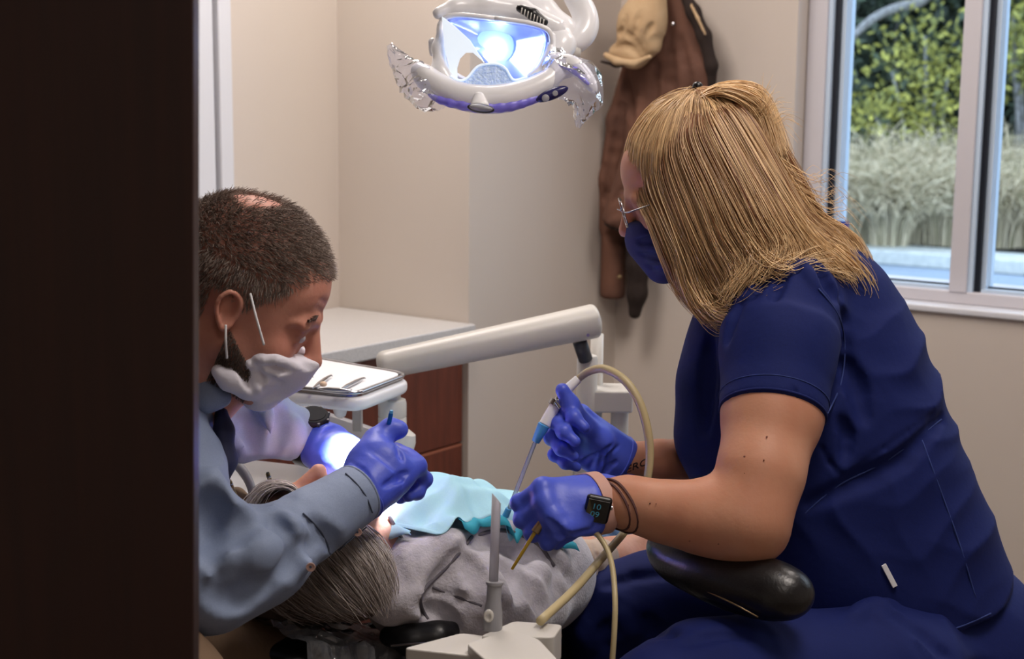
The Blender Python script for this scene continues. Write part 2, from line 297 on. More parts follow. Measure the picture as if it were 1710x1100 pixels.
# ------------------------------------------------------------------ smooth solids: blended capsules and ellipsoids turned into one surface
class Solid:
    def __init__(s, h): s.h = h; s.ops = []
    def cap(s, a, b, ra, rb=None, k=0.012, sub=False, flat=None):
        s.ops.append(('cap', np.array(a, float), np.array(b, float), ra, ra if rb is None else rb, k, sub, flat)); return s
    def chain(s, pts, rad, k=0.012, sub=False, flat=None, res=None):
        pts = np.array(pts, float); rad = np.broadcast_to(np.array(rad, float), (len(pts),))
        if res:
            q = cr(pts, res); rad = np.interp(np.linspace(0, len(pts) - 1, res), np.arange(len(pts)), rad); pts = q
        for i in range(len(pts) - 1): s.cap(pts[i], pts[i + 1], rad[i], rad[i + 1], k, sub, flat)
        return s
    def cyl(s, a, b, ra, rb=None, k=0.008, sub=False):
        """flat ended cone: a sleeve or cuff"""
        s.ops.append(('cyl', np.array(a, float), np.array(b, float), ra, ra if rb is None else rb, k, sub)); return s
    def ell(s, c, r, axes=None, k=0.012, sub=False):
        s.ops.append(('ell', np.array(c, float), np.array(r, float), np.array(axes if axes is not None else np.eye(3), float), k, sub)); return s
    def cut(s, p, n, k=0.0):
        """remove everything on the side n points to"""
        s.ops.append(('cut', np.array(p, float), nz(n), k)); return s
    def stroke(s, pts, r, depth=0.5, ridge=False, k=None, res=10, tmin=1.2, rend=None):
        """a fold line: groove or ridge where the line of sight meets the surface"""
        s.ops.append(('stroke', pts, r, depth, ridge, k or r, res, tmin, rend)); return s
    def noise(s, fn): s.ops.append(('fn', fn)); return s
    def field(s):
        h = s.h; lo = np.full(3, 1e9); hi = -lo
        for o in s.ops:
            if o[0] == 'cap' and not o[6]:
                for q, r in ((o[1], o[3]), (o[2], o[4])):
                    e = r * (max(1, 1 / 1) + 0.0) if o[7] is None else r * max(1, o[7][1])
                    lo = np.minimum(lo, q - e); hi = np.maximum(hi, q + e)
            if o[0] == 'cyl' and not o[6]:
                for q, r in ((o[1], o[3]), (o[2], o[4])): lo = np.minimum(lo, q - r); hi = np.maximum(hi, q + r)
            if o[0] == 'ell' and not o[5]:
                e = o[2].max(); lo = np.minimum(lo, o[1] - e); hi = np.maximum(hi, o[1] + e)
        lo -= 6 * h; hi += 6 * h
        n = np.ceil((hi - lo) / h).astype(int) + 1
        G = np.full(n, 0.2, np.float32); ax = [lo[i] + np.arange(n[i]) * h for i in range(3)]
        s.lo = lo; s.n = n
        def sub(l, u):
            a = np.clip(np.floor((l - lo) / h).astype(int), 0, n); b = np.clip(np.ceil((u - lo) / h).astype(int) + 1, 0, n)
            sl = tuple(slice(a[i], b[i]) for i in range(3))
            X = np.stack(np.meshgrid(*[ax[i][sl[i]] for i in range(3)], indexing='ij'), -1).astype(np.float32)
            return sl, X
        def comb(sl, d, k, su):
            g = G[sl]
            if g.size == 0: return
            if su:
                e = -d; hh = np.maximum(k - np.abs(g - e), 0) / max(k, 1e-6); G[sl] = np.maximum(g, e) + hh * hh * k / 4
            else:
                hh = np.maximum(k - np.abs(g - d), 0) / max(k, 1e-6); G[sl] = np.minimum(g, d) - hh * hh * k / 4
        def docap(a, b, ra, rb, k, su, flat):
            e = max(ra, rb) * (1 if flat is None else max(1, flat[1])) + k + 4 * h
            sl, X = sub(np.minimum(a, b) - e, np.maximum(a, b) + e)
            p = X - a.astype(np.float32); ba = (b - a).astype(np.float32)
            if flat is not None:
                f = nz(flat[0]).astype(np.float32); q = 1 / flat[1] - 1
                p = p + (p @ f)[..., None] * f * np.float32(q); ba = ba + (ba @ f) * f * np.float32(q)
            t = np.clip((p @ ba) / max(ba @ ba, 1e-9), 0, 1)
            d = np.linalg.norm(p - t[..., None] * ba, axis=-1) - (ra + (rb - ra) * t)
            if flat is not None and flat[1] < 1: d = d * np.float32(max(flat[1], 0.4))
            comb(sl, d, k, su)
        for o in s.ops:
            if o[0] == 'cap': docap(*o[1:])
            elif o[0] == 'cyl':
                _, a, b, ra, rb, k, su = o; e = max(ra, rb) + k + 4 * h
                sl, X = sub(np.minimum(a, b) - e, np.maximum(a, b) + e); p = X - a.astype(np.float32); ba = (b - a).astype(np.float32); Ln = float(np.linalg.norm(ba))
                t = (p @ ba) / (Ln * Ln); rad_ = np.linalg.norm(p - t[..., None] * ba, axis=-1) - (ra + (rb - ra) * np.clip(t, 0, 1))
                axl = np.maximum(-t, t - 1) * Ln; kk = np.float32(2.2 * h); hh = np.maximum(kk - np.abs(rad_ - axl), 0) / kk
                comb(sl, np.maximum(rad_, axl) + hh * hh * kk / 4, k, su)
            elif o[0] == 'ell':
                _, c, r, A, k, su = o; e = r.max() + k + 4 * h
                sl, X = sub(c - e, c + e); q = (X - c.astype(np.float32)) @ A.T.astype(np.float32)
                k0 = np.linalg.norm(q / r.astype(np.float32), axis=-1); k1 = np.linalg.norm(q / (r * r).astype(np.float32), axis=-1)
                comb(sl, k0 * (k0 - 1) / np.maximum(k1, 1e-6), k, su)
            elif o[0] == 'cut':
                _, p, nn, k = o; X = [(ax[i] - p[i]) * nn[i] for i in range(3)]
                d = (X[0][:, None, None] + X[1][None, :, None] + X[2][None, None, :]).astype(np.float32)
                if k: hh = np.maximum(k - np.abs(G - d), 0) / k; G = np.maximum(G, d) + hh * hh * k / 4
                else: G = np.maximum(G, d)
            elif o[0] == 'fn':
                sl, X = sub(lo, hi); G[sl] += o[1](X).astype(np.float32)
            else:
                _, pts, r, depth, ridge, k, res, tmin, rend = o
                pp = cr(np.array([(x, y, 0) for x, y in pts], float), res) if len(pts) > 2 else np.array([(x, y, 0) for x, y in np.linspace(pts[0], pts[1], res)])
                T = np.arange(tmin, tmin + 3.2, h * 0.5); q = []
                for x, y, _z in pp:
                    rr = ray(x, y); W = CAM + T[:, None] * rr; I = np.round((W - lo) / h).astype(int)
                    ok = np.all((I >= 0) & (I < n), axis=1); I = I[ok]
                    if not len(I): continue
                    val = G[I[:, 0], I[:, 1], I[:, 2]]; hit = np.nonzero(val < 0)[0]
                    if len(hit): q.append(W[ok][hit[0]] + nz(rr) * r * (depth if ridge else -depth))
                m_ = len(q)
                for i in range(m_ - 1):
                    if np.linalg.norm(q[i + 1] - q[i]) > 0.06: continue
                    u0, u1 = i / max(m_ - 1, 1), (i + 1) / max(m_ - 1, 1); tp = lambda u: r * (0.35 + 0.65 * math.sin(math.pi * min(max(u, 0.03), 0.97)))
                    docap(q[i], q[i + 1], tp(u0), tp(u1), k, not ridge, None)
        return G
    def mesh(s):
        G = s.field(); s.G = G; G[0] = G[-1] = 1; G[:, 0] = G[:, -1] = 1; G[:, :, 0] = G[:, :, -1] = 1
        n = np.array(G.shape); S = G < 0
        c = np.zeros(n - 1, np.int8); offs = [(i, j, k) for i in (0, 1) for j in (0, 1) for k in (0, 1)]
        g = lambda A, o: A[o[0]:n[0] - 1 + o[0], o[1]:n[1] - 1 + o[1], o[2]:n[2] - 1 + o[2]]
        for o in offs: c += g(S, o)
        mx = (c > 0) & (c < 8); idx = np.full(n - 1, -1, np.int64); cells = np.argwhere(mx); idx[mx] = np.arange(len(cells))
        acc = np.zeros((len(cells), 3)); cnt = np.zeros(len(cells))
        val = {o: G[cells[:, 0] + o[0], cells[:, 1] + o[1], cells[:, 2] + o[2]].astype(float) for o in offs}
        for o in offs:
            for a in range(3):
                if o[a] == 0:
                    p = list(o); p[a] = 1; p = tuple(p); va, vb = val[o], val[p]; cr_ = (va < 0) != (vb < 0)
                    t = np.where(cr_, va / np.where(cr_, va - vb, 1), 0)
                    q = np.array(o, float)[None] + np.zeros((len(cells), 3)); q[:, a] = t
                    acc[cr_] += q[cr_]; cnt[cr_] += 1
        V = s.lo + (cells + acc / cnt[:, None]) * s.h
        F = []
        for a in range(3):
            b_, c_ = (a + 1) % 3, (a + 2) % 3
            sl0 = [slice(None)] * 3; sl1 = [slice(None)] * 3; sl0[a] = slice(0, n[a] - 1); sl1[a] = slice(1, n[a])
            A, B = S[tuple(sl0)], S[tuple(sl1)]; E = np.argwhere(A != B)
            E = E[(E[:, b_] > 0) & (E[:, c_] > 0) & (E[:, b_] < n[b_] - 1) & (E[:, c_] < n[c_] - 1)]
            inside = S[E[:, 0], E[:, 1], E[:, 2]]
            def at(db, dc):
                e = E.copy(); e[:, b_] += db; e[:, c_] += dc; return idx[e[:, 0], e[:, 1], e[:, 2]]
            q = np.stack([at(-1, -1), at(0, -1), at(0, 0), at(-1, 0)], 1)
            q[~inside] = q[~inside][:, ::-1]; F.append(q)
        F = np.vstack(F); F = F[(F >= 0).all(1)]
        # gentle smoothing
        e = np.vstack([F[:, [0, 1]], F[:, [1, 2]], F[:, [2, 3]], F[:, [3, 0]]])
        for lam in (0.5, -0.52, 0.5):
            A = np.zeros_like(V); ct = np.zeros(len(V)); 
            for i in range(3): A[:, i] = np.bincount(e[:, 0], V[e[:, 1], i], len(V)) + np.bincount(e[:, 1], V[e[:, 0], i], len(V))
            ct = np.bincount(e[:, 0], minlength=len(V)) + np.bincount(e[:, 1], minlength=len(V)); V = V + lam * (A / np.maximum(ct, 1)[:, None] - V)
        return V, F
    def on(s, pts, lift=0.0, res=24, tmin=1.2, full=False):
        """where the lines of sight through pts meet this solid (after make)"""
        pp = cr(np.array([(x, y, 0) for x, y in pts], float), res) if len(pts) > 2 else np.array([(x, y, 0) for x, y in np.linspace(pts[0], pts[1], res)])
        T = np.arange(tmin, tmin + 3.2, s.h * 0.25); q = []
        for x, y, _z in pp:
            rr = ray(x, y); W = CAM + T[:, None] * rr; I = np.round((W - s.lo) / s.h).astype(int)
            ok = np.all((I >= 0) & (I < np.array(s.G.shape)), axis=1); I = I[ok]
            if not len(I): continue
            hit = np.nonzero(s.G[I[:, 0], I[:, 1], I[:, 2]] < 0)[0]
            if len(hit): q.append(W[ok][hit[0]] - nz(rr) * lift)
        q = np.array(q)
        if len(q) > 4:
            for _ in range(3): q[1:-1] = (q[:-2] + 2 * q[1:-1] + q[2:]) / 4
        return q
    def ring(s, p, ax, lift=0.0, n=44, rmax=.12):
        """outline of the solid in the plane through p, found from the inside out"""
        ax = nz(ax); a = nz(np.cross(ax, FW)); b = np.cross(ax, a); T = np.arange(.004, rmax, s.h * .2); out = []
        for q in np.arange(n) * 2 * np.pi / n:
            d_ = a * math.cos(q) + b * math.sin(q); W = p + T[:, None] * d_; f_ = (W - s.lo) / s.h; I = np.floor(f_).astype(int); ok = np.all((I >= 0) & (I < np.array(s.G.shape) - 1), axis=1)
            I = I[ok]; fr = f_[ok] - I; v = 0
            for dx in (0, 1):
                for dy in (0, 1):
                    for dz in (0, 1):
                        v = v + s.G[I[:, 0] + dx, I[:, 1] + dy, I[:, 2] + dz] * np.abs(1 - dx - fr[:, 0]) * np.abs(1 - dy - fr[:, 1]) * np.abs(1 - dz - fr[:, 2])
            hit = np.nonzero(v > 0)[0]; out.append(T[ok][hit[0]] if len(hit) else .03)
        out = np.array(out)
        for _ in range(3): out = (np.roll(out, 1) + 2 * out + np.roll(out, -1)) / 4
        return np.array([p + (a * math.cos(q) + b * math.sin(q)) * (r_ + lift) for q, r_ in zip(np.arange(n) * 2 * np.pi / n, out)])
    def hem(s, p, ax, r, m, name, parent, lift=0.0):
        q = s.ring(np.array(p), ax, lift); q = np.vstack([q, q[:1]]); return tube(name, q, r, m, parent, n=8, smoothpath=False)
    def band(s, p, ax, width, thick, m, name, parent, lift=0.001):
        q = s.ring(np.array(p), ax, lift); c = q.mean(0); ax = nz(ax); n = len(q); V = []
        for x in q:
            d_ = nz(x - c); V += [x - ax * width / 2, x + ax * width / 2, x + ax * width / 2 + d_ * thick, x - ax * width / 2 + d_ * thick]
        F = [(i * 4 + j, i * 4 + (j + 1) % 4, ((i + 1) % n) * 4 + (j + 1) % 4, ((i + 1) % n) * 4 + j) for i in range(n) for j in range(4)]
        return bevel(fix(mk(name, V, F, m, parent, smooth=False)), thick * .3, 2)
    def make(s, name, m, parent=None, **k):
        V, F = s.mesh(); return mk(name, V, F, m, parent, **k)

def folds(d1, d2, wl, amp, c, rad, seed=0.0):
    """soft cloth folds: ridges running across direction d1, strongest around c"""
    d1, d2, c = nz(d1), nz(d2), np.asarray(c)
    def fn(X):
        q = X - c.astype(np.float32); a = q @ d1.astype(np.float32); b = q @ d2.astype(np.float32)
        ph = a * (2 * np.pi / wl) + 1.3 * np.sin(b * 2 * np.pi / (wl * 3.1) + seed) + .8 * np.sin(b * 2 * np.pi / (wl * 1.7) + a * 20 + seed * 2)
        w_ = np.exp(-((q * q).sum(-1)) / (rad * rad)) * (.55 + .45 * np.sin(b * 2 * np.pi / (wl * 4.3) + a * 9 + seed))
        return amp * w_ * ((np.abs(np.sin(ph / 2)) ** .7) * 2 - 1)
    return fn
class Frame:
    """local axes x (forward), y (left / thumb side), z (up / back of hand), at origin o, scaled"""
    def __init__(s, o, x, z, sc_=1.0, left=False):
        s.o = np.array(o, float); s.x = nz(x); z = np.array(z, float); s.z = nz(z - s.x * (z @ s.x)); s.y = np.cross(s.z, s.x) * (-1 if left else 1); s.s = sc_
    def __call__(s, x, y, z): return s.o + (s.x * x + s.y * y + s.z * z) * s.s
    def d(s, x, y, z): return s.x * x + s.y * y + s.z * z
    @property
    def A(s): return np.array([s.x, s.y, s.z])

def hand(S, fr, curls, thumb, g=1.0, k=0.006, spread=(4, 1, -3, -8), wrist_r=0.028):
    """five separate fingers and a palm; curls: four (a,b,c) bends in degrees; thumb: list of local points"""
    bases = [(0.092, 0.031), (0.096, 0.010), (0.092, -0.011), (0.084, -0.030)]
    lens = [(0.042, 0.025, 0.020), (0.046, 0.028, 0.021), (0.043, 0.026, 0.020), (0.034, 0.020, 0.018)]
    for i, ((bx, by), L, cu) in enumerate(zip(bases, lens, curls)):
        S.cap(fr(0.004, by * 0.55, 0), fr(bx, by, 0.002), 0.016 * g, 0.0125 * g, 0.014, flat=(fr.z, 0.9))
        p = np.array([bx, by, 0.002]); a = 0; sp = math.radians(spread[i]); rad = (0.0105, 0.0096, 0.0088, 0.0076)
        rf = 0.86 if i == 3 else 1
        for j in range(3):
            a += math.radians(cu[j]); dv = np.array([math.cos(a) * math.cos(sp), math.cos(a) * math.sin(sp), -math.sin(a)])
            q = p + dv * L[j]; S.cap(fr(*p), fr(*q), rad[j] * g * rf, rad[j + 1] * g * rf, k if j else 0.008)
            if j: S.ell(fr(*p), np.array([0.0104, 0.0104, 0.0104]) * g * rf, k=0.004)
            p = q
    S.cap(fr(-0.02, 0, 0), fr(0.03, 0.0, 0), wrist_r * g, wrist_r * g, 0.015, flat=(fr.z, 0.72))
    th = [fr(*t) for t in thumb]; S.chain(th, np.linspace(0.0165, 0.0098, len(th)) * g, k=0.009)

def head(S, f, ear=True):
    c = 0.01
    E = lambda x, y, z, rx, ry, rz, k=0.012, sub=False: S.ell(f(x * c, y * c, z * c), np.array([rx, ry, rz]) * c * f.s, f.A, k, sub)
    C_ = lambda a, b, ra, rb, k=0.01, sub=False, flat=None: S.cap(f(*[q * c for q in a]), f(*[q * c for q in b]), ra * c * f.s, rb * c * f.s, k, sub, flat)
    E(-1, 0, 3, 9.6, 7.5, 9.2); E(3.4, 0, -3.2, 5.3, 5.8, 8.0, 0.03); E(5.5, 0, 4.2, 3.6, 5.2, 4.0, 0.02)
    for s in (-1, 1):
        C_((0.6, s * 5.0, -4.5), (5.9, s * 1.7, -9.5), 1.9, 1.5, 0.02); E(6.3, s * 3.8, -3.2, 2.1, 2.0, 1.9, 0.015)
        C_((8.2, s * 4.2, 1.0), (8.9, s * 1.2, 1.3), 0.8, 0.9, 0.01)
        E(9.7, s * 3.0, -0.5, 1.5, 1.7, 1.2, 0.008, True); E(7.5, s * 3.1, -0.5, 1.35, 1.35, 1.25, 0.002)
        C_((8.2, s * 4.3, -0.2), (8.75, s * 2.2, 0.15), 0.35, 0.35, 0.003); C_((8.1, s * 4.2, -1.3), (8.5, s * 2.2, -1.4), 0.28, 0.28, 0.004)
        E(9.6, s * 1.15, -3.9, 0.95, 0.7, 0.7, 0.005); C_((8.9, s * 2.1, -7.0), (9.5, s * 0.4, -6.6), 0.35, 0.5, 0.004)
        if ear:
            E(-0.2, s * 7.4, -0.5, 1.4, 0.75, 2.3, 0.006); E(0.0, s * 8.2, -0.3, .8, 0.7, 1.4, 0.004, True)
            S.chain([f(0.8 * c, s * 0.077, -1.9 * c), f(0.0 * c, s * 0.081, -2.7 * c), f(-1.2 * c, s * 0.085, -1.1 * c), f(-1.6 * c, s * 0.087, 0.6 * c), f(-0.7 * c, s * 0.085, 1.8 * c), f(0.6 * c, s * 0.079, 1.3 * c), f(0.9 * c, s * 0.076, 0.1 * c)], 0.0028 * f.s, k=0.003, res=16)
    E(6.6, 0, -9.7, 1.7, 2.0, 1.5, 0.015); C_((9.1, 0, 0.6), (10.8, 0, -3.2), 0.75, 1.05, 0.008); E(10.9, 0, -3.5, 1.0, 1.05, 0.95, 0.006)
    C_((9.2, -1.4, -7.9), (9.2, 1.4, -7.9), 0.55, 0.55, 0.006); C_((8.7, -2.0, -7.35), (8.7, 2.0, -7.35), 0.25, 0.25, 0.002, True)

def strands(name, paths, r0, m, parent, seg=None, shade=None, r1=None):
    """paths: (N, K, 3) hair paths -> thin three sided strands in one mesh"""
    Pn = np.asarray(paths, float); N, K, _ = Pn.shape
    T = np.gradient(Pn, axis=1); T /= np.linalg.norm(T, axis=2, keepdims=True) + 1e-9
    ref = rng.normal(size=(N, 1, 3)); A = np.cross(T, ref); A /= np.linalg.norm(A, axis=2, keepdims=True) + 1e-9; B = np.cross(T, A)
    rad = np.linspace(r0, r0 * 0.35 if r1 is None else r1, K)[None, :, None] * (0.7 + 0.6 * rng.random((N, 1, 1)))
    V = np.stack([Pn + rad * (math.cos(a) * A + math.sin(a) * B) for a in (0, 2.094, 4.189)], 2)    # N K 3 3
    b = (np.arange(N)[:, None, None] * K + np.arange(K - 1)[None, :, None]) * 3; j = np.arange(3)[None, None, :]; j2 = (j + 1) % 3
    F = np.stack([b + j, b + j2, b + 3 + j2, b + 3 + j], -1).reshape(-1, 4)
    shade = rng.random(N) if shade is None else np.asarray(shade, float)
    sh = np.repeat(shade, K * 3) if shade.ndim == 1 else np.repeat(shade.ravel(), 3)
    return mk(name, V.reshape(-1, 3), F, m, parent, shade=sh)

# ================================================================== ROOM
XL, XJ, XR = -2.74, -2.292, 1.5; YJ, YW, YB = 2.88, 3.565, -1.0; ZC = 2.6
WX0, WX1, WZ0, WZ1 = -1.746, 0.55, 0.940, 2.25          # window opening
WT = 0.16
def sbox(name, lo, hi, m, **k): return struct(box(name, lo, hi, MT[m], **k))
sbox('floor', (XL - .2, YB - .2, -0.1), (XR + .2, YW + .2, 0), 'floor')
sbox('ceiling', (XL - .2, YB - .2, ZC), (XR + .2, YW + .2, ZC + .1), 'ceiling')
sbox('wall_left', (XL - .15, YB - .1, 0), (XL, YJ, ZC), 'wall')
sbox('wall_corner', (XL - .15, YJ, 0), (XJ, YW + WT, ZC), 'wall')
sbox('wall_right', (XR, YB - .1, 0), (XR + .15, YW + WT, ZC), 'wall')
sbox('wall_front', (XL - .15, YB - .15, 0), (XR + .15, YB, ZC), 'wall')
def wallwin():
    p = []
    def b(lo, hi):
        x0, y0, z0 = lo; x1, y1, z1 = hi
        p.append(([(x0, y0, z0), (x1, y0, z0), (x1, y1, z0), (x0, y1, z0), (x0, y0, z1), (x1, y0, z1), (x1, y1, z1), (x0, y1, z1)], BF))
    b((XJ, YW, 0), (WX0, YW + WT, ZC)); b((WX1, YW, 0), (XR, YW + WT, ZC)); b((WX0, YW, 0), (WX1, YW + WT, WZ0 - .018)); b((WX0, YW, WZ1), (WX1, YW + WT, ZC))
    return joinvf(p)
V, F = wallwin(); struct(mk('wall_window', V, F, MT['wall'], smooth=False))
# baseboard under the window, with its thin pale cap
for nm, lo, hi, mm in (('baseboard_window', (XJ, YW - .012, 0), (XR, YW, 0.097), 'base'), ('baseboard_window_cap', (XJ, YW - .014, 0.097), (XR, YW, 0.101), 'basetop')):
    sbox(nm, lo, hi, mm)
# tall white casing on the left wall
sbox('trim_1', (XL, 2.440, 0.881), (XL + .03, 2.482, ZC), 'trim', bev=.004)
sbox('trim_2', (XL, 2.10, 0.881), (XL + .02, 2.432, ZC), 'trim', bev=.004)
# window: sill board, frame, mullion, gasket, panes
fy = YW + 0.06
sbox('window_sill', (WX0 - .0, YW - .012, WZ0 - .018), (WX1, YW + .10, WZ0), 'trim', bev=.005)
W = struct(box('window_1', (WX0 + 0.002, fy, WZ0), (WX1, fy + .05, WZ0 + .032), MT['alu'], bev=.004))
def wpart(name, lo, hi, m, bev=0): return box(name, lo, hi, MT[m], W, bev=bev)
wpart('window_frame', (WX0 + .002, fy - .001, WZ1 - .05), (WX1, fy + .051, WZ1), 'alu', .004)
fxs = [(WX0 + .002, -1.690), (-1.327, -1.282), (-.53, -.485)]
for (a, b_) in fxs: wpart('mullion', (a, fy - .004, WZ0 + .03), (b_, fy + .048, WZ1 - .045), 'alu', .003)
for (a, b_) in ((fxs[0][1], fxs[1][0]), (fxs[1][1], fxs[2][0])):
    wpart('pane_edge', (a, fy + .004, WZ0 + .032), (a + .012, fy + .075, WZ1 - .05), 'pale')
    wpart('gasket', (a + .0122, fy + .018, WZ0 + .033), (a + .0255, fy + .078, WZ1 - .05), 'blackseal')
    wpart('pane_edge', (a + .0257, fy + .030, WZ0 + .034), (a + .038, fy + .085, WZ1 - .05), 'pale')
    wpart('glazing_bead', (a + .03, fy + .020, WZ0 + .028), (b_, fy + .075, WZ0 + .040), 'pale')
    wpart('gasket', (a + .039, fy + .050, WZ0 + .0402), (b_, fy + .06, WZ0 + .044), 'blackseal')
    wpart('pane', (a + .01, fy + .060, WZ0 + .03), (b_, fy + .064, WZ1 - .05), 'pane')
sbox('wall_outer_sill', (WX0, fy + .088, WZ0 - .05), (WX1, YW + WT + .1, WZ0 + .035), 'alu')
# blue card standing on the sill
c0 = aty(1404, 392, YW + .03)
card = obox('blue_card', c0, (np.array([1, 0, 0]), U, np.array([0, 1, 0])), (.022, .036, .0012), MT['bluecard'], None)
card.location.z += 0
tag(card, 'small blue card at the left edge of the window behind the blonde hair', 'card')
# ceiling panels
for i, (x, y, pw) in enumerate(PANELS):
    t = thing('ceiling_light_panel', (x, y, ZC - .03), 'square ceiling light panel ' + ('above the dental chair', 'near the window', 'above the stool', 'added near the doorway as frontal fill')[i], 'ceiling light', 'ceiling light panels')
    box('diffuser', (x - .28, y - .28, ZC - .022), (x + .28, y + .28, ZC - .015), MT['ceillight'], t)
    fr_ = joinvf([tube_vf([(x - .3, y + s * .3, ZC - .012), (x + .3, y + s * .3, ZC - .012)], .012, 4) for s in (-1, 1)] + [tube_vf([(x + s * .3, y - .3, ZC - .012), (x + s * .3, y + .3, ZC - .012)], .012, 4) for s in (-1, 1)])
    fix(mk('frame', *fr_, MT['trim'], t))

# dark wood door edge-on to the room at the photographer's left
dn = FH; de = P(333, 550, 1.242); de[2] = 0
dl = P(332.5, 550, 1.22) - R * 0.9
dc = de - R * 0.45 - FH * 0.012
du_ = nz(U + R * .024); dr_ = nz(R - U * .024)
door = obox('door_1', tuple(P(333, 550, 1.242) - R * .45 - FH * .012 + du_ * .10), (dr_, FH, du_), (.45, .012, 1.23), MT['darkwood'], None, bev=.002)
struct(door)

# ================================================================== OUTDOORS
struct(box('ground_asphalt', (-14, YW + .4, -.06), (6, 13.4, 0), MT['asphalt']))
struct(box('ground_curb', (-14, 12.35, 0), (6, 12.95, .13), MT['curb'], bev=.02))
V = []; F = []
nx, ny = 40, 14
for j in range(ny):
    for i in range(nx):
        x = -16 + i * .6; y = 12.9 + j * .6; V.append((x, y, .10 + max(0, j - 3) * .16 + .08 * math.sin(x * 1.7) * (j > 0) + .05 * math.sin(y * 3)))
F = [(j * nx + i, j * nx + i + 1, (j + 1) * nx + i + 1, (j + 1) * nx + i) for j in range(ny - 1) for i in range(nx - 1)]
o = struct(mk('ground_bank', V, F, MT['soil']))
def grass(c, rad, hgt, n, label):
    a = rng.random(n) * 2 * np.pi; q = rng.random(n) ** .7 * rad * .35; lean = (.25 + .9 * rng.random(n)) * rad
    H_ = hgt * (.6 + .5 * rng.random(n)); t = np.linspace(0, 1, 7)[None, :]
    dx = np.cos(a)[:, None] * (q[:, None] + lean[:, None] * t ** 1.7); dy = np.sin(a)[:, None] * (q[:, None] + lean[:, None] * t ** 1.7)
    z = H_[:, None] * (t - .42 * t ** 3 * (.6 + .9 * rng.random(n)[:, None]))
    Pn = np.stack([c[0] + dx, c[1] + dy, c[2] + z], -1)
    o = strands('ornamental_grass', Pn, .006, MT['drygrass'], None, shade=np.clip(rng.random(n) * .9 + .1, 0, 1), r1=.003)
    tag(o, label, 'grass', 'ornamental grasses outside the window'); return o
GR = [(1180, 13.6, .5, 1.1), (1240, 13.5, .5, 1.05), (1300, 13.6, .5, 1.15), (1358, 13.5, .5, 1.1), (1412, 13.5, .42, 1.05), (1450, 13.6, .5, 1.15), (1490, 13.4, .5, 1.0), (1530, 13.6, .5, 1.1), (1575, 13.5, .5, 1.1), (1625, 13.6, .5, 1.15), (1672, 13.4, .5, 1.05), (1715, 13.5, .55, 1.15), (1430, 14.3, .55, 1.45), (1510, 14.3, .55, 1.4), (1600, 14.3, .55, 1.45), (1690, 14.3, .55, 1.5)]
glab = ['dry grass tuft furthest left outside, hidden by the wall', 'dry grass tuft second from the left outside, hidden by the wall', 'dry grass tuft third from the left outside, hidden by the wall', 'dry grass tuft at the left jamb of the window, hidden by the wall', 'first tuft of dry pale grass left of the window bar, front row', 'dry grass tuft seen just right of the blue card, front row', 'dry grass tuft at the middle of the left pane, front row', 'dry grass tuft right of middle in the left pane, front row', 'dry grass tuft beside the window bar, front row', 'dry grass tuft mostly behind the window bar, front row', 'dry grass tuft in the right pane, front row', 'dry grass tuft at the right edge of the photo, front row', 'taller greenish grass tuft in the back row, far left of the window', 'taller grass tuft in the back row, middle of the left pane', 'taller grass tuft in the back row behind the window bar', 'taller grass tuft in the back row of the right pane']
for (px, D, r_, h_), lb in zip(GR, glab):
    c = P(px, 300, D); c[2] = .12; grass(c, r_, h_, 620, lb)
def leafcloud(name, blobs, n, size, mm, parent, hi=0.0):
    cs = np.array([b[0] for b in blobs]); rs = np.array([b[1] for b in blobs]); k = rng.integers(0, len(blobs), n)
    dr = rng.normal(size=(n, 3)); dr /= np.linalg.norm(dr, axis=1)[:, None]
    c = cs[k] + dr * rs[k][:, None] * (rng.random((n, 1)) ** .4)
    a = rng.normal(size=(n, 3)); a /= np.linalg.norm(a, axis=1)[:, None]; b_ = np.cross(a, rng.normal(size=(n, 3))); b_ /= np.linalg.norm(b_, axis=1)[:, None]
    s = size * (.6 + .8 * rng.random((n, 1)))
    V = np.stack([c - a * s, c + b_ * s * .45, c + a * s, c - b_ * s * .45], 1).reshape(-1, 3)
    F = np.arange(n * 4).reshape(-1, 4)
    return mk(name, V, F, mm, parent, smooth=False, shade=np.repeat(np.clip(rng.random(n) * .8 + hi, 0, 1), 4))
def tree(px, D, blobs, n, size, mm, label, hi=0.0, group='shrubs and trees outside the window'):
    base = P(px, 200, D); base[2] = .35
    t = thing('leafy_shrub', base, label, 'shrub', group)
    bl = [(P(x, y, d), r_) for x, y, d, r_ in blobs]
    parts = []
    for (c, r_) in bl:
        parts.append(tube_vf(cr([base, base * .5 + c * .5 + np.array([.1, 0, -.1]), c], 8), np.linspace(.05, .012, 8), 6))
    fix(mk('branches', *joinvf(parts), MT['bark'], t))
    leafcloud('foliage', bl, n, size, mm, t, hi)
tree(1520, 15.2, [(1490, 120, 15.0, .5), (1545, 60, 15.1, .5), (1560, 170, 15.0, .45), (1460, 190, 14.9, .3), (1520, 220, 14.9, .4), (1585, 110, 15.1, .4), (1575, 215, 15, .35)], 1200, .045, MT['leafy'], 'yellow green shrub seen through the left pane above the grass', .15)
tree(1690, 15.2, [(1690, 20, 15.0, .4), (1705, 130, 15.1, .4), (1690, 90, 15, .3), (1720, 60, 15.1, .4)], 900, .045, MT['leafy'], 'yellow green shrub seen through the right pane', .05)
tree(1450, 16.6, [(x, y, 16.5 + .3 * math.sin(x), .75) for x in (1380, 1440, 1500, 1560) for y in (-120, 0, 100, 200, 280)], 7000, .085, MT['leafd'], 'dark leafy tree behind the yellow shrub, left pane')
tree(1680, 16.6, [(x, y, 16.5 + .3 * math.sin(x), .75) for x in (1620, 1680, 1740, 1790) for y in (-120, 0, 100, 200, 280)], 9000, .10, MT['leafd'], 'dark leafy tree in the background of the right pane')
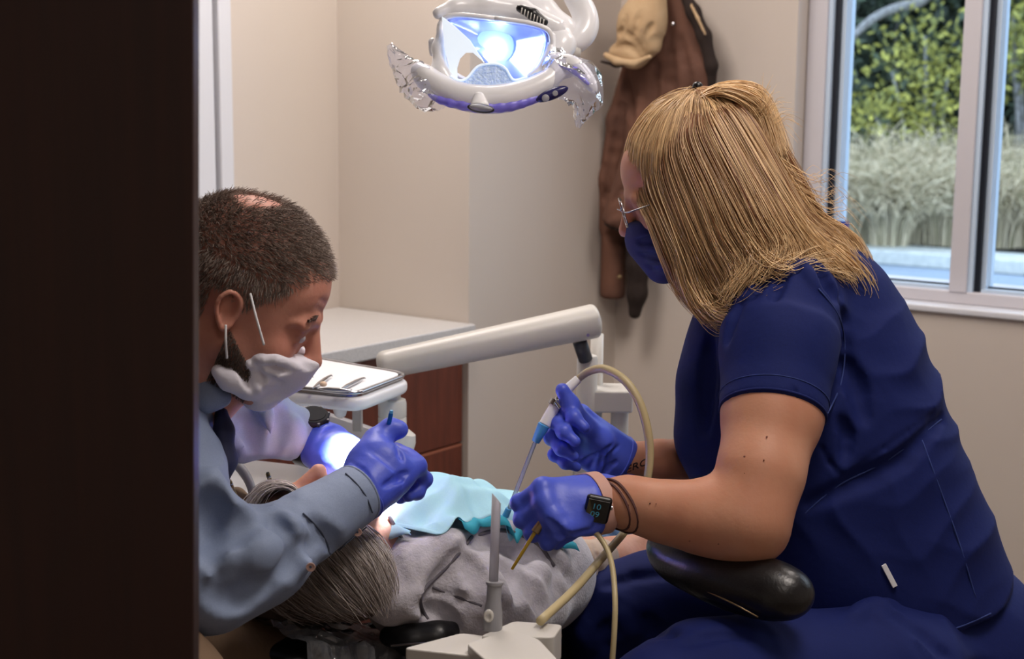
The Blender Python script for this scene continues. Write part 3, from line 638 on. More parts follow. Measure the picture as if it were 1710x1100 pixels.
tree(1270, 16.6, [(x, y, 16.5 + .3 * math.sin(x), .75) for x in (1180, 1250, 1320) for y in (-120, 0, 100, 200, 280)], 3500, .085, MT['leafd'], 'dark leafy tree left of the window opening')
tree(1420, 15.9, [(1400, 200, 15.9, .35), (1395, 260, 15.8, .4), (1440, 240, 15.8, .4)], 1500, .085, MT['leafd'], 'dark low shrub between the grasses and the trees, far left of the window', .3)
# bare pale branch arching in the left pane
br = tube('bare_branch', [P(1395, 95, 14.8), P(1425, 60, 14.8), P(1460, 30, 14.9), P(1500, 12, 15), P(1540, 0, 15), P(1590, -60, 15)], [.02, .035, .045, .05, .055, .06], MT['bark'], None, n=8)
tag(br, 'bare pale branch arching across the top of the left pane', 'branch')
# wooded hillside closing the view behind the trees
V = []; F = []; nx, nz_ = 50, 16
for j in range(nz_):
    for i in range(nx):
        x = -20 + i * .7; V.append((x, 18.6 + .5 * math.sin(i * 1.3) + .35 * j + .3 * math.sin(j * 2 + i), j * .55))
F = [(j * nx + i, j * nx + i + 1, (j + 1) * nx + i + 1, (j + 1) * nx + i) for j in range(nz_ - 1) for i in range(nx - 1)]
MT['woods'] = mat('dense_dark_woods', (40, 46, 40), 0.95, noise=1.8, col2=(66, 74, 58), bump=(5, 1.0))
struct(mk('ground_wooded_hill', V, F, MT['woods']))

# ================================================================== CABINET AND COUNTER
CY0, CYE = 1.10, 2.877
cab = thing('base_cabinet', (-2.52, 2.0, 0), 'reddish brown cherry wood base cabinet under the pale worktop', 'cabinet')
fx = -2.305
box('body', (XL + .005, CY0, .1), (fx - .02, CYE, .842), MT['cherry'], cab)
box('toe_kick', (XL + .01, CY0, 0), (fx - .07, CYE, .1), MT['black'], cab)
yy = [CY0 + .003, 1.70, 2.28, CYE - .003]
for i in range(3):
    for z0, z1 in ((.104, .5655), (.572, .838)):
        d = box('drawer_front', (fx - .0195, yy[i] + .002, z0), (fx, yy[i + 1] - .002, z1), MT['cherry'], cab, bev=.0015)
        box('edge_band', (fx - .018, yy[i] + .004, z1 - .004), (fx + .0006, yy[i + 1] - .004, z1 + .0012), MT['cherryedge'], d)
ct = box('worktop', (XL + .001, CY0 - .02, .8425), (-2.266, 2.8775, .88), MT['counter'], None, bev=.004)
tag(ct, 'pale speckled worktop on the cherry wood cabinet by the left wall', 'countertop')

# ================================================================== DELIVERY UNIT (arm, posts, tray)
du = thing('delivery_unit', np.array([*P(980, 800, 2.9)[:2], 0]), 'off white dental delivery arm with its posts and tray holder behind the patient', 'dental unit')
A0, A1 = P(642, 609, 2.52), P(992, 536, 2.62)
ax = nz(A1 - A0)
S = Solid(.004); S.cap(A0, A1, .0245, .031, k=0).cut(A1 + ax * .006, ax, .008).cut(A0 - ax * .012, -ax, .012)
S.make('swing_arm', MT['cream'], du)
lathe('screw', A1 + R * -.012 - U * .02 - FH * .031, -FH, [(0, .003), (.003, .003)], MT['steel'], du, n=10)
jn = P(972, 575, 2.62)
tube('joint', [P(968, 570, 2.62), P(978, 600, 2.64)], .013, MT['dgrey'], du, smoothpath=False)
tp = P(981, 592, 2.66)
lathe('post', tp, -U, [(0, .012), (.002, .017), (.008, .019), (.28, .019), (.285, .019)], MT['cream'], du)
tube('conduit', [tp + R * .02 + FH * .05 + U * .03, tp + R * .02 + FH * .05 - U * .18], .012, MT['cream'], du, smoothpath=False)
obox('bracket', P(1020, 664, 2.70), (R, FH, U), (.038, .04, .0205), MT['cream'], du, bev=.005)
lathe('bracket_post', P(1035, 684, 2.70), -U, [(0, .0165), (.045, .0165), (.047, .014), (.12, .014)], MT['cream'], du)
box_c = P(985, 790, 3.0)
obox('column', (box_c[0], box_c[1], (box_c[2] + .09) / 2), (R, FH, U), (.037, .05, (box_c[2] + .09) / 2), MT['cream'], du, bev=.006)
obox('foot_plate', (box_c[0], box_c[1], .012), (R, FH, U), (.14, .16, .012), MT['grey'], du, bev=.005)
# tray carrier at the left end of the arm
lathe('carrier_post', P(655, 640, 2.42), -U, [(0, .014), (.026, .014), (.027, .022), (.033, .0235), (.054, .0235), (.056, .0225), (.058, .0235), (.10, .0235), (.15, .0235)], MT['cream'], du)
lathe('carrier_cap', P(668, 742, 2.40), U + R * .3, [(-.03, .018), (-.02, .024), (.01, .024), (.022, .02), (.027, .01)], MT['cream'], du)
Z = .985
tq = [atz(436, 588, Z), atz(690, 632, Z), atz(600, 667, Z), atz(350, 640, Z)]
tray = prism('tray_table', roundpoly(tq, .035), (0, 0, -.022), MT['white'], du, bev=.008)
kn = P(568, 672, 2.42)
lathe('knob', kn + U * .012, -U, [(0, .03), (.014, .03), (.018, .028), (.020, .013), (.034, .009), (.038, .003)], MT['white'], du)
obox('support_bar', P(597, 690, 2.50), (R, FH, U), (.008, .01, .03), MT['cream'], du, bev=.002)
# metal instrument tray with paper liner lying on the tray table
cq = sum(tq) / 4
sh = lambda q, s, dz: cq + (q - cq) * s + np.array([0, 0, dz])
mt_ = thing('instrument_tray', cq + np.array([0, 0, .0005]), 'metal instrument tray with white paper liner on the tray holder', 'tray')
prism('metal_pan', roundpoly([sh(q, .95, .004) for q in tq], .03), (0, 0, -.0035), MT['steel'], mt_)
rm = roundpoly([sh(q, .95, .007) for q in tq], .03); rm.append(rm[0])
tube('rim', rm, .0035, MT['steel'], mt_, n=8, smoothpath=False)
prism('paper_liner', roundpoly([sh(q, .90, .0085) for q in tq], .028), (0, 0, -.004), MT['paper'], mt_)
zi = Z + .013
def instr(a, b_, label, bend=None):
    a, b_ = atz(*a, zi), atz(*b_, zi); d_ = b_ - a
    pts = [a, a + d_ * .3, a + d_ * .7, b_]
    if bend is not None: pts.append(b_ + bend)
    o = tube('dental_instrument', pts, [.0012, .0035, .0035, .0015] + ([.001] if bend is not None else []), MT['steel'], None, n=8)
    tag(o, label, 'dental instrument', 'instruments on the tray')
instr((522, 648), (552, 627), 'short steel dental instrument, left one on the paper liner', np.array([.004, .0, .0]))
instr((567, 651), (607, 631), 'longer steel dental instrument, right one on the paper liner', np.array([.004, 0, .0]))
instr((533, 649), (583, 652), 'steel dental instrument lying along the front edge of the tray', np.array([-.0, .006, .0]))
instr((490, 630), (520, 629), 'slim steel dental instrument near the face mask at the tray back', np.array([.004, 0, 0]))
ct_ = S = Solid(.0015).ell(atz(540, 641, zi + .003), [.006, .006, .0045]).make('cotton_pellet', mat('cotton_peach', (226, 196, 170), .9)); tag(ct_, 'small peach cotton pellet between the instruments on the tray', 'cotton pellet')

# delivery console behind the dentist's arm
Zc = .83
con = thing('delivery_console', np.array([*P(470, 800, 2.36)[:2], 0]), 'off white delivery console with a flat top under the dentist\'s far arm', 'dental console')
q = [atz(300, 752, Zc), atz(640, 790, Zc), atz(650, 850, Zc), atz(300, 880, Zc)]
prism('top', roundpoly(q, .03), (0, 0, -.045), MT['white'], con, bev=.008)
cc = sum(q) / 4
obox('pedestal', (cc[0], cc[1], .39), (R, FH, U), (.10, .09, .388), MT['cream'], con, bev=.01)
gq = [P(500, 676, 2.62), P(655, 728, 2.55), P(640, 800, 2.50), P(490, 790, 2.55)]
gq2 = [P(600, 738, 2.40), P(662, 715, 2.47), P(665, 790, 2.47), P(600, 800, 2.40)]
prism('grey_side_panel', roundpoly(gq, .006, 4), FH * .02, MT['grey'], con, bev=.003)
# rigid tubes standing up from the console
def stub(a, b_, r_, label, mm='brass'):
    t = thing('handpiece_tube', b_, label, 'dental handpiece', 'handpiece tubes beside the patient')
    d_ = nz(b_ - a); tube('tube', [a, b_], r_, MT[mm], t, smoothpath=False, n=12); lathe('opening', a - d_ * .0005, -d_, [(0, r_ * .72), (.0008, r_ * .7)], MT['black'], t, n=12)
    tube('collar', [a + d_ * .004, a + d_ * .007], r_ * 1.12, MT['steel'], t, smoothpath=False, n=12)
stub(P(382, 803, 2.13), P(402, 852, 2.16), .0042, 'bronze tube end left of the curved grey hose, beside the sleeve')
stub(P(447, 790, 2.16), P(455, 815, 2.17), .0032, 'short bronze tube end right of the curved grey hose')
hz = tube('curved_hose', [P(375, 752, 2.2), P(388, 767, 2.2), P(408, 790, 2.19), P(420, 815, 2.18), P(426, 850, 2.17)], [.007, .0075, .0075, .0065, .006], MT['grey'], None)
tag(hz, 'curved grey hose rising beside the patient\'s hair', 'hose')
bk = Solid(.004).chain([P(395, 830, 2.2), P(412, 850, 2.18), P(430, 860, 2.17)], .016).make('handpiece_holder', MT['khaki']); tag(bk, 'brownish handpiece holder below the curved grey hose', 'holder')

# ================================================================== COAT AND CAP
cy = YW - .075
def W_(px, py, dy=0): return aty(px, py, cy + dy)
rail = thing('coat_hook', aty(1135, -20, YW), 'wooden peg rail with hook carrying the coat', 'coat hook')
box('peg_board', tuple(aty(1095, 20, YW - .022)), tuple(aty(1157, -45, YW - .001)), MT['woodpost'], rail, bev=.003)
tube('hook', [aty(1128, -8, YW - .02), aty(1127, 2, YW - .06), aty(1130, -12, YW - .08)], .005, MT['steel'], rail)
coat = thing('coat', W_(1100, 300), 'brown canvas work coat hanging on the wall left of the window', 'coat')
S = Solid(.006)
S.chain([W_(1120, 0), W_(1112, 90), W_(1100, 200), W_(1088, 320)], [.055, .08, .095, .075], k=.03, flat=(np.array([0, 1, 0]), .62))
S.chain([W_(1140, 20), W_(1165, 120), W_(1160, 260), W_(1150, 330)], [.03, .045, .06, .05], k=.03)
S.chain([W_(1070, 100), W_(1035, 200), W_(1018, 300), W_(1018, 380)], [.045, .035, .030, .030], k=.02)
S.cyl(W_(1085, 210, -.035), W_(1036, 378, -.05), .050, .056, k=.02)
S.cyl(W_(1026, 300, -.0), W_(1023, 498, -.0), .034, .036, k=.01)
S.cut(W_(1030, 496), nz(-U - .12 * np.array([1, 0, 0])), .004) if False else None
for pts, r_, rg in (([(1050, 95), (1030, 220), (1010, 330)], .012, 0), ([(1095, 110), (1085, 200), (1055, 320)], .014, 0), ([(1120, 40), (1118, 150), (1110, 260)], .012, 0), ([(1010, 375), (1050, 362), (1090, 372)], .008, 1), ([(1045, 130), (1055, 200)], .012, 0),
                    ([(1135, 60), (1150, 160), (1150, 240)], .012, 0), ([(1012, 395), (1040, 400), (1058, 440), (1062, 500)], .012, 0), ([(1020, 340), (1060, 300), (1090, 295)], .009, 0), ([(1070, 150), (1068, 240), (1075, 320)], .01, 1), ([(1000, 260), (1015, 300), (1010, 340)], .009, 0)):
    S.stroke(pts, r_, depth=.35, ridge=bool(rg), k=r_ * 1.3, tmin=2.5)
S.make('coat_shell', MT['coat'], coat)
sd = nz(W_(1036, 378, -.05) - W_(1085, 210, -.035))
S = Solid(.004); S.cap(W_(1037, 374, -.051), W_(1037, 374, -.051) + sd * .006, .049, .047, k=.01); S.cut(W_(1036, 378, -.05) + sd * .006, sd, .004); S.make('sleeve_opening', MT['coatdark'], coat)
S = Solid(.005); S.chain([W_(1068, 380, -.0), W_(1066, 440, -.01), W_(1064, 490, -.01), W_(1060, 522, -.01)], [.040, .032, .026, .018], k=.02)
for pts in ([(1050, 400), (1068, 440), (1066, 500)], [(1070, 400), (1078, 450)]): S.stroke(pts, .006, k=.008, tmin=2.5)
S.make('lining', MT['coatdark'], coat)
S = Solid(.005); S.chain([W_(1142, -12, -.03), W_(1158, 20, -.035), W_(1176, 60, -.03), W_(1188, 110, -.02), W_(1188, 145, -.01)], [.014, .018, .018, .016, .012], k=.015); S.make('collar', MT['coatdark'], coat)
S = Solid(.004); S.chain([W_(1154, 8, -.055), W_(1165, 30, -.058), W_(1178, 58, -.05)], [.0045, .005, .004], k=.005); S.make('collar_edge', MT['tan'], coat)
lathe('snap', W_(1035, 462, -.055), -np.array([0, 1, 0]), [(0, .007), (.006, .006), (.009, .003)], MT['brass'], coat, n=12)
lathe('snap', W_(1125, 40, -.078), -np.array([0, 1, 0]), [(0, .006), (.006, .005), (.008, .002)], MT['steel'], coat, n=12)
cp = thing('cap', W_(1062, 60, -.1), 'tan baseball cap hanging over the brown coat', 'cap')
S = Solid(.004)
def Wc(px, py): return W_(px, py, -.10)
S.chain([Wc(1090, -10), Wc(1072, 40), Wc(1055, 84)], [.045, .062, .045], k=.03, flat=(np.array([0, 1, 0]), .8))
S.chain([Wc(1030, 88), Wc(1062, 92), Wc(1090, 78)], [.022, .028, .022], k=.02)
for pts in ([(1030, 55), (1050, 60), (1078, 95)], [(1022, 80), (1050, 78), (1072, 100)], [(1068, 20), (1058, 60)], [(1080, 60), (1090, 40)], [(1045, 25), (1035, 60)]):
    S.stroke(pts, .007, k=.009, tmin=2.5)
S.cut(W_(1116, 40, -.1), nz(np.array([1, 0, .25])), .01)
S.make('crown', MT['tan'], cp)
S = Solid(.003); S.chain([W_(1006, 103, -.13), W_(1030, 109, -.135), W_(1056, 107, -.13)], [.007, .009, .006], k=.01, flat=(U, .5)); S.make('brim', MT['coatdark'], cp)
S = Solid(.003); S.chain([W_(1012, 92, -.14), W_(1030, 102, -.145), W_(1060, 106, -.14), W_(1085, 95, -.14)], [.008, .010, .009, .006], k=.01); S.make('band', MT['tan'], cp)

# ================================================================== DENTAL LAMP
LD = 2.25
lamp = thing('dental_lamp', P(825, 90, LD), 'white overhead dental lamp with blue reflector above the patient', 'dental lamp')
mouth = P(592, 800, 2.03)
lc = P(825, 85, LD + .02)
n_ = nz(mouth - lc); n_f = nz(-FW * .8 + n_ * .45)       # the glass looks down and toward the doorway
def LP(px, py, d=0): return P(px, py, LD + d)
# reflector: a shallow dish
fc = LP(826, 88, .01); e1 = nz(R - n_f * (R @ n_f)); e2 = np.cross(n_f, e1)
e2 = e2 if e2 @ U > 0 else -e2
V = []; F = []; K, N = 10, 40
out = cr([(0, .052), (-.05, .055), (-.076, .046), (-.056, .012), (-.028, -.004), (-.013, -.018), (.010, -.040), (.05, -.045), (.078, -.01), (.085, .030), (.06, .045), (0, .052)], N + 1)[:N]
full = cr([(0, .052), (-.06, .055), (-.083, .040), (-.080, .0), (-.06, -.035), (0, -.055), (.05, -.045), (.078, -.01), (.085, .030), (.06, .045), (0, .052)], N + 1)
for i in range(K):
    s = i / (K - 1)
    for j in range(N):
        x, y = out[j] * s; V.append(fc + e1 * x + e2 * y - n_f * .045 * (1 - s ** 2))
F = [(i * N + j, i * N + (j + 1) % N, (i + 1) * N + (j + 1) % N, (i + 1) * N + j) for i in range(K - 1) for j in range(N)]
rf = mk('reflector', V, F, MT['reflector'], lamp); fix(rf)
md = rf.modifiers.new('so', 'SOLIDIFY'); md.thickness = .003
hs = mk('reflector_shell', [v - n_f * .005 for v in V], F, MT['white'], lamp); md = hs.modifiers.new('so', 'SOLIDIFY'); md.thickness = .004
rim = [fc + e1 * full[j][0] * 1.02 + e2 * full[j][1] * 1.02 + n_f * .002 for j in range(N + 1)]
tube('bezel', rim, .0042, MT['white'], lamp, n=10, smoothpath=False)
V2 = [fc + e1 * out[j][0] * .99 + e2 * out[j][1] * .99 + n_f * (.006) for j in range(N)] + [fc + n_f * .014]
mk('clear_shield', V2, [(j, (j + 1) % N, N) for j in range(N)], MT['lens'], lamp)
lathe('bulb_lens', fc - n_f * .036 + e1 * -.004 + e2 * .004, n_f, [(0, .030), (.004, .0295), (.009, .022), (.012, .010)], MT['emitter'], lamp)
# white left shield plate, gap, pebbled lower plate
def plate(name, pts, thick, mm, par=lamp):
    c_ = sum(np.array(p) for p in pts) / len(pts)
    return prism(name, pts, -n_f * thick, mm, par)
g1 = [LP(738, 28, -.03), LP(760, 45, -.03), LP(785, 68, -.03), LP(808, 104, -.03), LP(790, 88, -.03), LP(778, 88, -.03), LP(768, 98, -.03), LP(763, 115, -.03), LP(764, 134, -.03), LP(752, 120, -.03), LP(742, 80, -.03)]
plate('side_plate', g1, .002, MT['shieldglow'])
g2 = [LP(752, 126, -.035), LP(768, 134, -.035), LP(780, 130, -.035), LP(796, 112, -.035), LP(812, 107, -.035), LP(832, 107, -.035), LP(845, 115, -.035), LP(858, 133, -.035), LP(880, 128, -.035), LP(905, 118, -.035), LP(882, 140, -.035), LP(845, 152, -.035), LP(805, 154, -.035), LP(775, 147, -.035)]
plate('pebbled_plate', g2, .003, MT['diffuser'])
tube('plate_edge', [LP(752, 126, -.037), LP(768, 134, -.037), LP(780, 130, -.037), LP(796, 112, -.037), LP(812, 107, -.037), LP(832, 107, -.037), LP(845, 115, -.037), LP(858, 133, -.037), LP(880, 128, -.037)], .0016, MT['shieldglow'], lamp, n=8)
# gap behind the lower left of the glass is open: housing stays clear of it
S = Solid(.003)
S.chain([LP(733, 22, 0), LP(760, 12, .01), LP(810, 8, .02), LP(870, 17, .03), LP(930, 45, .03)], [.010, .013, .016, .016, .014], k=.008)
S.make('hood', MT['white'], lamp)
S = Solid(.003)
S.chain([LP(780, 2, .07), LP(850, 0, .08), LP(905, 22, .08), LP(936, 55, .07), LP(928, 85, .06)], [.014, .018, .022, .024, .016], k=.02)
S.chain([LP(905, 60, .04), LP(938, 75, .03), LP(925, 110, .01)], [.014, .018, .014], k=.02)
S.make('housing', MT['white'], lamp)
S = Solid(.002); S.chain([LP(868, 14, -.002), LP(890, 24, -.003), LP(908, 37, -.003)], [.006, .009, .007], k=.004); S.make('vent', MT['black'], lamp)
V, F = joinvf([tube_vf([LP(872 + i * 5.2, 13 + i * 2.8, -.014), LP(870 + i * 5.2, 24 + i * 2.8, -.014)], .0009, 5) for i in range(8)]); mk('vent_slats', V, F, MT['cream'], lamp)
# side arms of the yoke down to the handle bar
S = Solid(.003)
S.chain([LP(738, 40, -.005), LP(733, 80, -.01), LP(735, 120, -.02), LP(760, 150, -.03)], [.006, .009, .013, .012], k=.012)
S.chain([LP(922, 60, 0), LP(918, 100, -.01), LP(893, 135, -.02), LP(860, 155, -.03)], [.006, .009, .012, .010], k=.012)
S.chain([LP(722, 70, .02), LP(724, 88, .02)], .007)
S.make('yoke', MT['white'], lamp)
S = Solid(.003)
S.chain([LP(700, 118, -.02), LP(722, 138, -.035), LP(760, 158, -.045), LP(805, 166, -.05), LP(850, 163, -.05), LP(895, 148, -.045), LP(925, 128, -.04)], [.013, .016, .017, .018, .018, .016, .012], k=.012, res=16)
S.chain([LP(922, 100, -.03), LP(952, 104, -.035), LP(975, 124, -.04), LP(992, 150, -.045)], [.006, .009, .009, .006], k=.01, res=9)
S.chain([LP(926, 118, -.035), LP(945, 122, -.035)], [.012, .008], k=.012)
S.make('handle_bar', MT['white'], lamp)
S = Solid(.0025)
S.chain([LP(716, 158, -.045), LP(745, 170, -.056), LP(800, 179, -.062), LP(850, 177, -.062), LP(890, 166, -.056), (LP(905, 160, -.05))], [.003, .006, .0075, .0075, .006, .003], k=.006, res=14)
S.chain([LP(935, 108, -.045), LP(960, 118, -.05), LP(982, 140, -.055)], [.003, .005, .003], k=.006)
S.make('violet_trim', MT['violet'], lamp)
kx = LP(803, 181, -.094)
S = Solid(.0015); S.chain([LP(800, 160, -.07), LP(801, 176, -.076)], [.006, .011], k=.006, flat=(R, 1.3)); S.make('knob_stem', MT['white'], lamp)
S = Solid(.0012); S.ell(kx, [.0205, .008, .0068], np.array([nz(R - U * .12), nz(FW), nz(UPV + R * .12)])); S.make('knob_ring', MT['black'], lamp)
S = Solid(.0012); S.ell(kx - FW * .0045, [.0175, .0055, .005], np.array([nz(R - U * .12), nz(FW), nz(UPV + R * .12)])); S.make('knob_face', MT['grey'], lamp)
pa = nz(R + U * .42)
S = Solid(.0015); S.ell(LP(922, 157, -.065), [.026, .008, .0085], np.array([pa, FW, np.cross(FW, pa)])); pn = S.make('control_panel', mat('navy_panel', (38, 36, 92), .25), lamp)
for (px, py, r_) in ((911, 164, .0056), (927, 156, .0042)):
    lathe('button', LP(px, py, -.0725), -FW, [(0, r_), (.0015, r_), (.0022, r_ * .8)], MT['grey'], pn, n=18)
S = Solid(.003); S.chain([LP(945, -60, .10), LP(956, -15, .09), LP(975, 20, .08), LP(978, 48, .07), LP(962, 72, .06)], [.013, .0155, .0165, .0165, .0155], k=.01, res=16); S.make('support_arm', MT['white'], lamp)
tube('ceiling_rod', [LP(945, -60, .10), np.array([*LP(945, -60, .10)[:2], ZC - .001])], .014, MT['white'], lamp, smoothpath=False)
tube('joint', [LP(962, 76, .06), LP(958, 96, .05)], .010, MT['cream'], lamp, smoothpath=False)
# the beam
sp = bpy.data.lights.new('dental_lamp_beam', 'SPOT'); sp.energy = 1100; sp.color = (.80, .86, 1.0); sp.spot_size = math.radians(10.6); sp.spot_blend = .35; sp.shadow_soft_size = .02
so = bpy.data.objects.new('dental_lamp_beam', sp); link(so); so.location = fc + n_ * .085; so.rotation_euler = Vector(P(597, 780, 2.05) - (fc + n_ * .085)).to_track_quat('-Z', 'Y').to_euler()

bl = bpy.data.lights.new('dental_lamp_bulb', 'POINT'); bl.energy = .11; bl.color = (.78, .86, 1.0); bl.shadow_soft_size = .008
bo_ = bpy.data.objects.new('dental_lamp_bulb', bl); link(bo_); bo_.location = fc - n_f * .012
def film(name, rings, mm, label, cat, group=None, jit=.0016, n=15, seed=1):
    """crumpled plastic sleeve: rings = [(centre, radius across, radius along line of sight, axis)]"""
    g = np.random.default_rng(seed); K = 20
    cs = cr([r_[0] for r_ in rings], K); ra = np.interp(np.linspace(0, len(rings) - 1, K), np.arange(len(rings)), [r_[1] for r_ in rings]); rb = np.interp(np.linspace(0, len(rings) - 1, K), np.arange(len(rings)), [r_[2] for r_ in rings])
    t = np.gradient(cs, axis=0); V = []; ph = g.random(4) * 6
    for i in range(K):
        tt = nz(t[i]); a = nz(np.cross(tt, FW)); b_ = np.cross(a, tt)
        for j in range(n):
            q = 2 * np.pi * j / n; wv = 1 + .22 * math.sin(2 * q + ph[0] + i * .3) + .14 * math.sin(5 * q + ph[1] - i * .25) + .06 * math.sin(7 * q + ph[2] + i * .9)
            V.append(cs[i] + (a * math.cos(q) * ra[i] + b_ * math.sin(q) * rb[i]) * wv + g.normal(size=3) * jit * min(1, ra[i] / .012))
    F = [(i * n + j, i * n + (j + 1) % n, (i + 1) * n + (j + 1) % n, (i + 1) * n + j) for i in range(K - 1) for j in range(n)]
    o = mk(name, V, F, mm, None); o.data.polygons.foreach_set('use_smooth', [False] * len(o.data.polygons))
    return tag(o, label, cat, group)
film('plastic_sleeve', [(LP(650, 74, -.02), .004, .004), (LP(668, 105, -.02), .014, .008), (LP(694, 132, -.025), .026, .016), (LP(708, 155, -.035), .030, .022), (LP(735, 172, -.045), .014, .02)], MT['bag'], 'clear crumpled plastic sleeve on the left end of the lamp handle', 'plastic cover', 'plastic sleeves on the lamp handles', seed=3)
film('plastic_sleeve', [(LP(930, 82, -.02), .010, .008), (LP(935, 110, -.03), .026, .02), (LP(960, 135, -.045), .034, .024), (LP(977, 165, -.05), .022, .016), (LP(970, 195, -.05), .010, .008), (LP(966, 213, -.05), .003, .003)], MT['bag'], 'clear crumpled plastic sleeve drooping from the right end of the lamp handle', 'plastic cover', 'plastic sleeves on the lamp handles', seed=5)

# ================================================================== PEOPLE
def person(px, py, D, label):
    l = P(px, py, D); l[2] = 0; return thing('person', l, label, 'person')
def surf_tube(S, pts, r, m, name, parent, lift=0.0006, res=24, **k):
    q = S.on(pts, lift, res)
    if len(q) < 3: print('MISS', name, len(q)); return None
    return tube(name, q, r, m, parent, n=8, smoothpath=False, **k)
LASTU = [None]
def ropes(guides, n, K=16, jit=.006, trim=0.0):
    """hair paths blended between neighbouring guide lines"""
    G = np.array([cr(g, K) for g in guides]); u = rng.random(n) * (len(G) - 1); i = np.minimum(u.astype(int), len(G) - 2); f_ = (u - i)[:, None, None]
    Pn = G[i] * (1 - f_) + G[i + 1] * f_; LASTU[0] = u
    if trim:
        t0 = rng.random(n) * trim; t1 = 1 - rng.random(n) ** 1.5 * trim * .9; tt_ = (t0[:, None] + (t1 - t0)[:, None] * np.linspace(0, 1, K)[None, :]) * (K - 1); ii = np.minimum(tt_.astype(int), K - 2); ff = (tt_ - ii)[..., None]
        r_ = np.arange(n)[:, None]; Pn = Pn[r_, ii] * (1 - ff) + Pn[r_, ii + 1] * ff
    off = rng.normal(size=(n, 1, 3)) * jit; t = np.linspace(.35, 1.25, K)[None, :, None]
    w = rng.normal(size=(n, 3, 1, 3)); tt = np.linspace(0, 1, K)[None, :, None]
    wav = sum(w[:, q] * np.sin((q + 1) * 2.6 * tt + rng.random((n, 1, 1)) * 6) * (.0028 / (q + 1)) for q in range(3))
    return Pn + off * t + wav * tt

# ------------------------------------------------------------------ the assistant (blonde, navy scrubs)
wo = person(1450, 1050, 2.1, 'blonde woman in navy scrubs, face mask and blue gloves, leaning toward the patient')
hf = Frame(P(1153, 313, 2.10), -R * .953 - U * .30 + FH * .05, -R * .30 + U * .953, .97)
S = Solid(.0042)
head(S, hf, ear=False)
S.chain([hf(-.02, 0, -.06), P(1215, 440, 2.1), P(1275, 500, 2.1)], [.058, .055, .065], k=.02)
S.chain([P(1340, 545, 2.12), P(1350, 700, 2.13), P(1400, 850, 2.13), P(1470, 990, 2.13)], [.09, .13, .13, .12], k=.04)
S.chain([P(1310, 530, 1.98), P(1292, 620, 1.93), P(1290, 690, 1.90), P(1270, 790, 1.86), P(1252, 868, 1.84)], [.050, .056, .0600, .0500, .044], k=.03)
S.chain([P(1252, 868, 1.84), P(1215, 868, 1.85), P(1160, 862, 1.86), P(1100, 852, 1.88), P(1045, 838, 1.90), P(1022, 836, 1.91)], [.045, .043, .038, .0325, .028, .024], k=.03)
S.ell(P(1266, 896, 1.845), [.024, .022, .022], k=.03)
S.cap(P(1022, 836, 1.91), P(965, 845, 1.885), .022, .018)
S.chain([P(1330, 560, 2.25), P(1260, 700, 2.27), P(1230, 790, 2.24), P(1160, 770, 2.18), P(1100, 768, 2.15), P(1030, 765, 2.13), P(985, 738, 2.11)], [.06, .05, .043, .036, .029, .0235, .018], k=.01)
SB = S; body = S.make('body', MT['skin_w'], wo)
# freckles and moles on the near arm
for (x, y, r_) in ((1244, 762, .0016), (1276, 768, .0012), (1281, 729, .0012), (1050, 843, .0013), (1086, 840, .0012), (1096, 841, .0010), (1152, 903, .0013), (1200, 908, .0012), (1244, 790, .001)):
    q = S.on([(x - .5, y), (x + .5, y)], .0006, 3)
    if len(q): Solid(.0008).ell(q[0], [r_ * 1.1, r_ * 1.1, r_], k=.001).make('freckle', MT['freckle'], body)
# tattoo lettering on the far forearm
def text(s, pos, xd, up_, size, m, name, parent, ext=.0004, shear=0):
    cu = bpy.data.curves.new(name, 'FONT'); cu.body = s; cu.size = size; cu.extrude = ext; cu.align_x = 'CENTER'; cu.align_y = 'CENTER'; cu.shear = shear
    to = bpy.data.objects.new(name, cu); link(to); bpy.context.view_layer.update()
    me = bpy.data.meshes.new_from_object(to.evaluated_get(bpy.context.evaluated_depsgraph_get())); bpy.data.objects.remove(to)
    x = nz(xd); z = nz(np.cross(x, up_)); y = np.cross(z, x)
    v = np.empty(len(me.vertices) * 3); me.vertices.foreach_get('co', v); v = v.reshape(-1, 3); wv = pos + v[:, :1] * x + v[:, 1:2] * y + v[:, 2:] * z
    me.vertices.foreach_set('co', (wv - ORG[parent]).ravel()); me.update(); me.materials.clear(); me.materials.append(m)
    o = bpy.data.objects.new(name, me); link(o); o.parent = parent; ORG[o] = ORG[parent]; return o
q = S.on([(1050, 783), (1060, 779)], .0012, 3)
if len(q): text('HERO', q[1], nz(R * 1 + U * .42), nz(U * .8 - FH * .5), .019, MT['ink'], 'tattoo', body, shear=.35)
# scrub top
S = Solid(.0038)
FL = (FH, .80)
S.chain([P(1325, 500, 2.10), P(1330, 544, 2.12), P(1338, 600, 2.12), P(1352, 690, 2.12), P(1392, 812, 2.12), P(1432, 900, 2.12), P(1478, 990, 2.12), P(1500, 1060, 2.12)], [.085, .128, .150, .172, .170, .166, .162, .165], k=.05, flat=FL)
S.chain([P(1262, 500, 2.12), P(1330, 480, 2.12), P(1400, 520, 2.12)], [.05, .055, .07], k=.03)
S.chain([P(1310, 516, 1.99), P(1300, 580, 1.945)], [.079, .075], k=.04)
S.cyl(P(1303, 560, 1.955), P(1290, 697, 1.895), .075, .0695, k=.02)
S.cap(P(1350, 520, 2.28), P(1300, 640, 2.28), .075, .07, k=.03)
S.chain([P(1225, 560, 2.12), P(1205, 640, 2.10), P(1205, 730, 2.10), P(1235, 800, 2.10)], [.045, .050, .056, .05], k=.03)
S.cut(P(1610, 1050, 2.0), nz(-U * .95 + R * .30), .006)
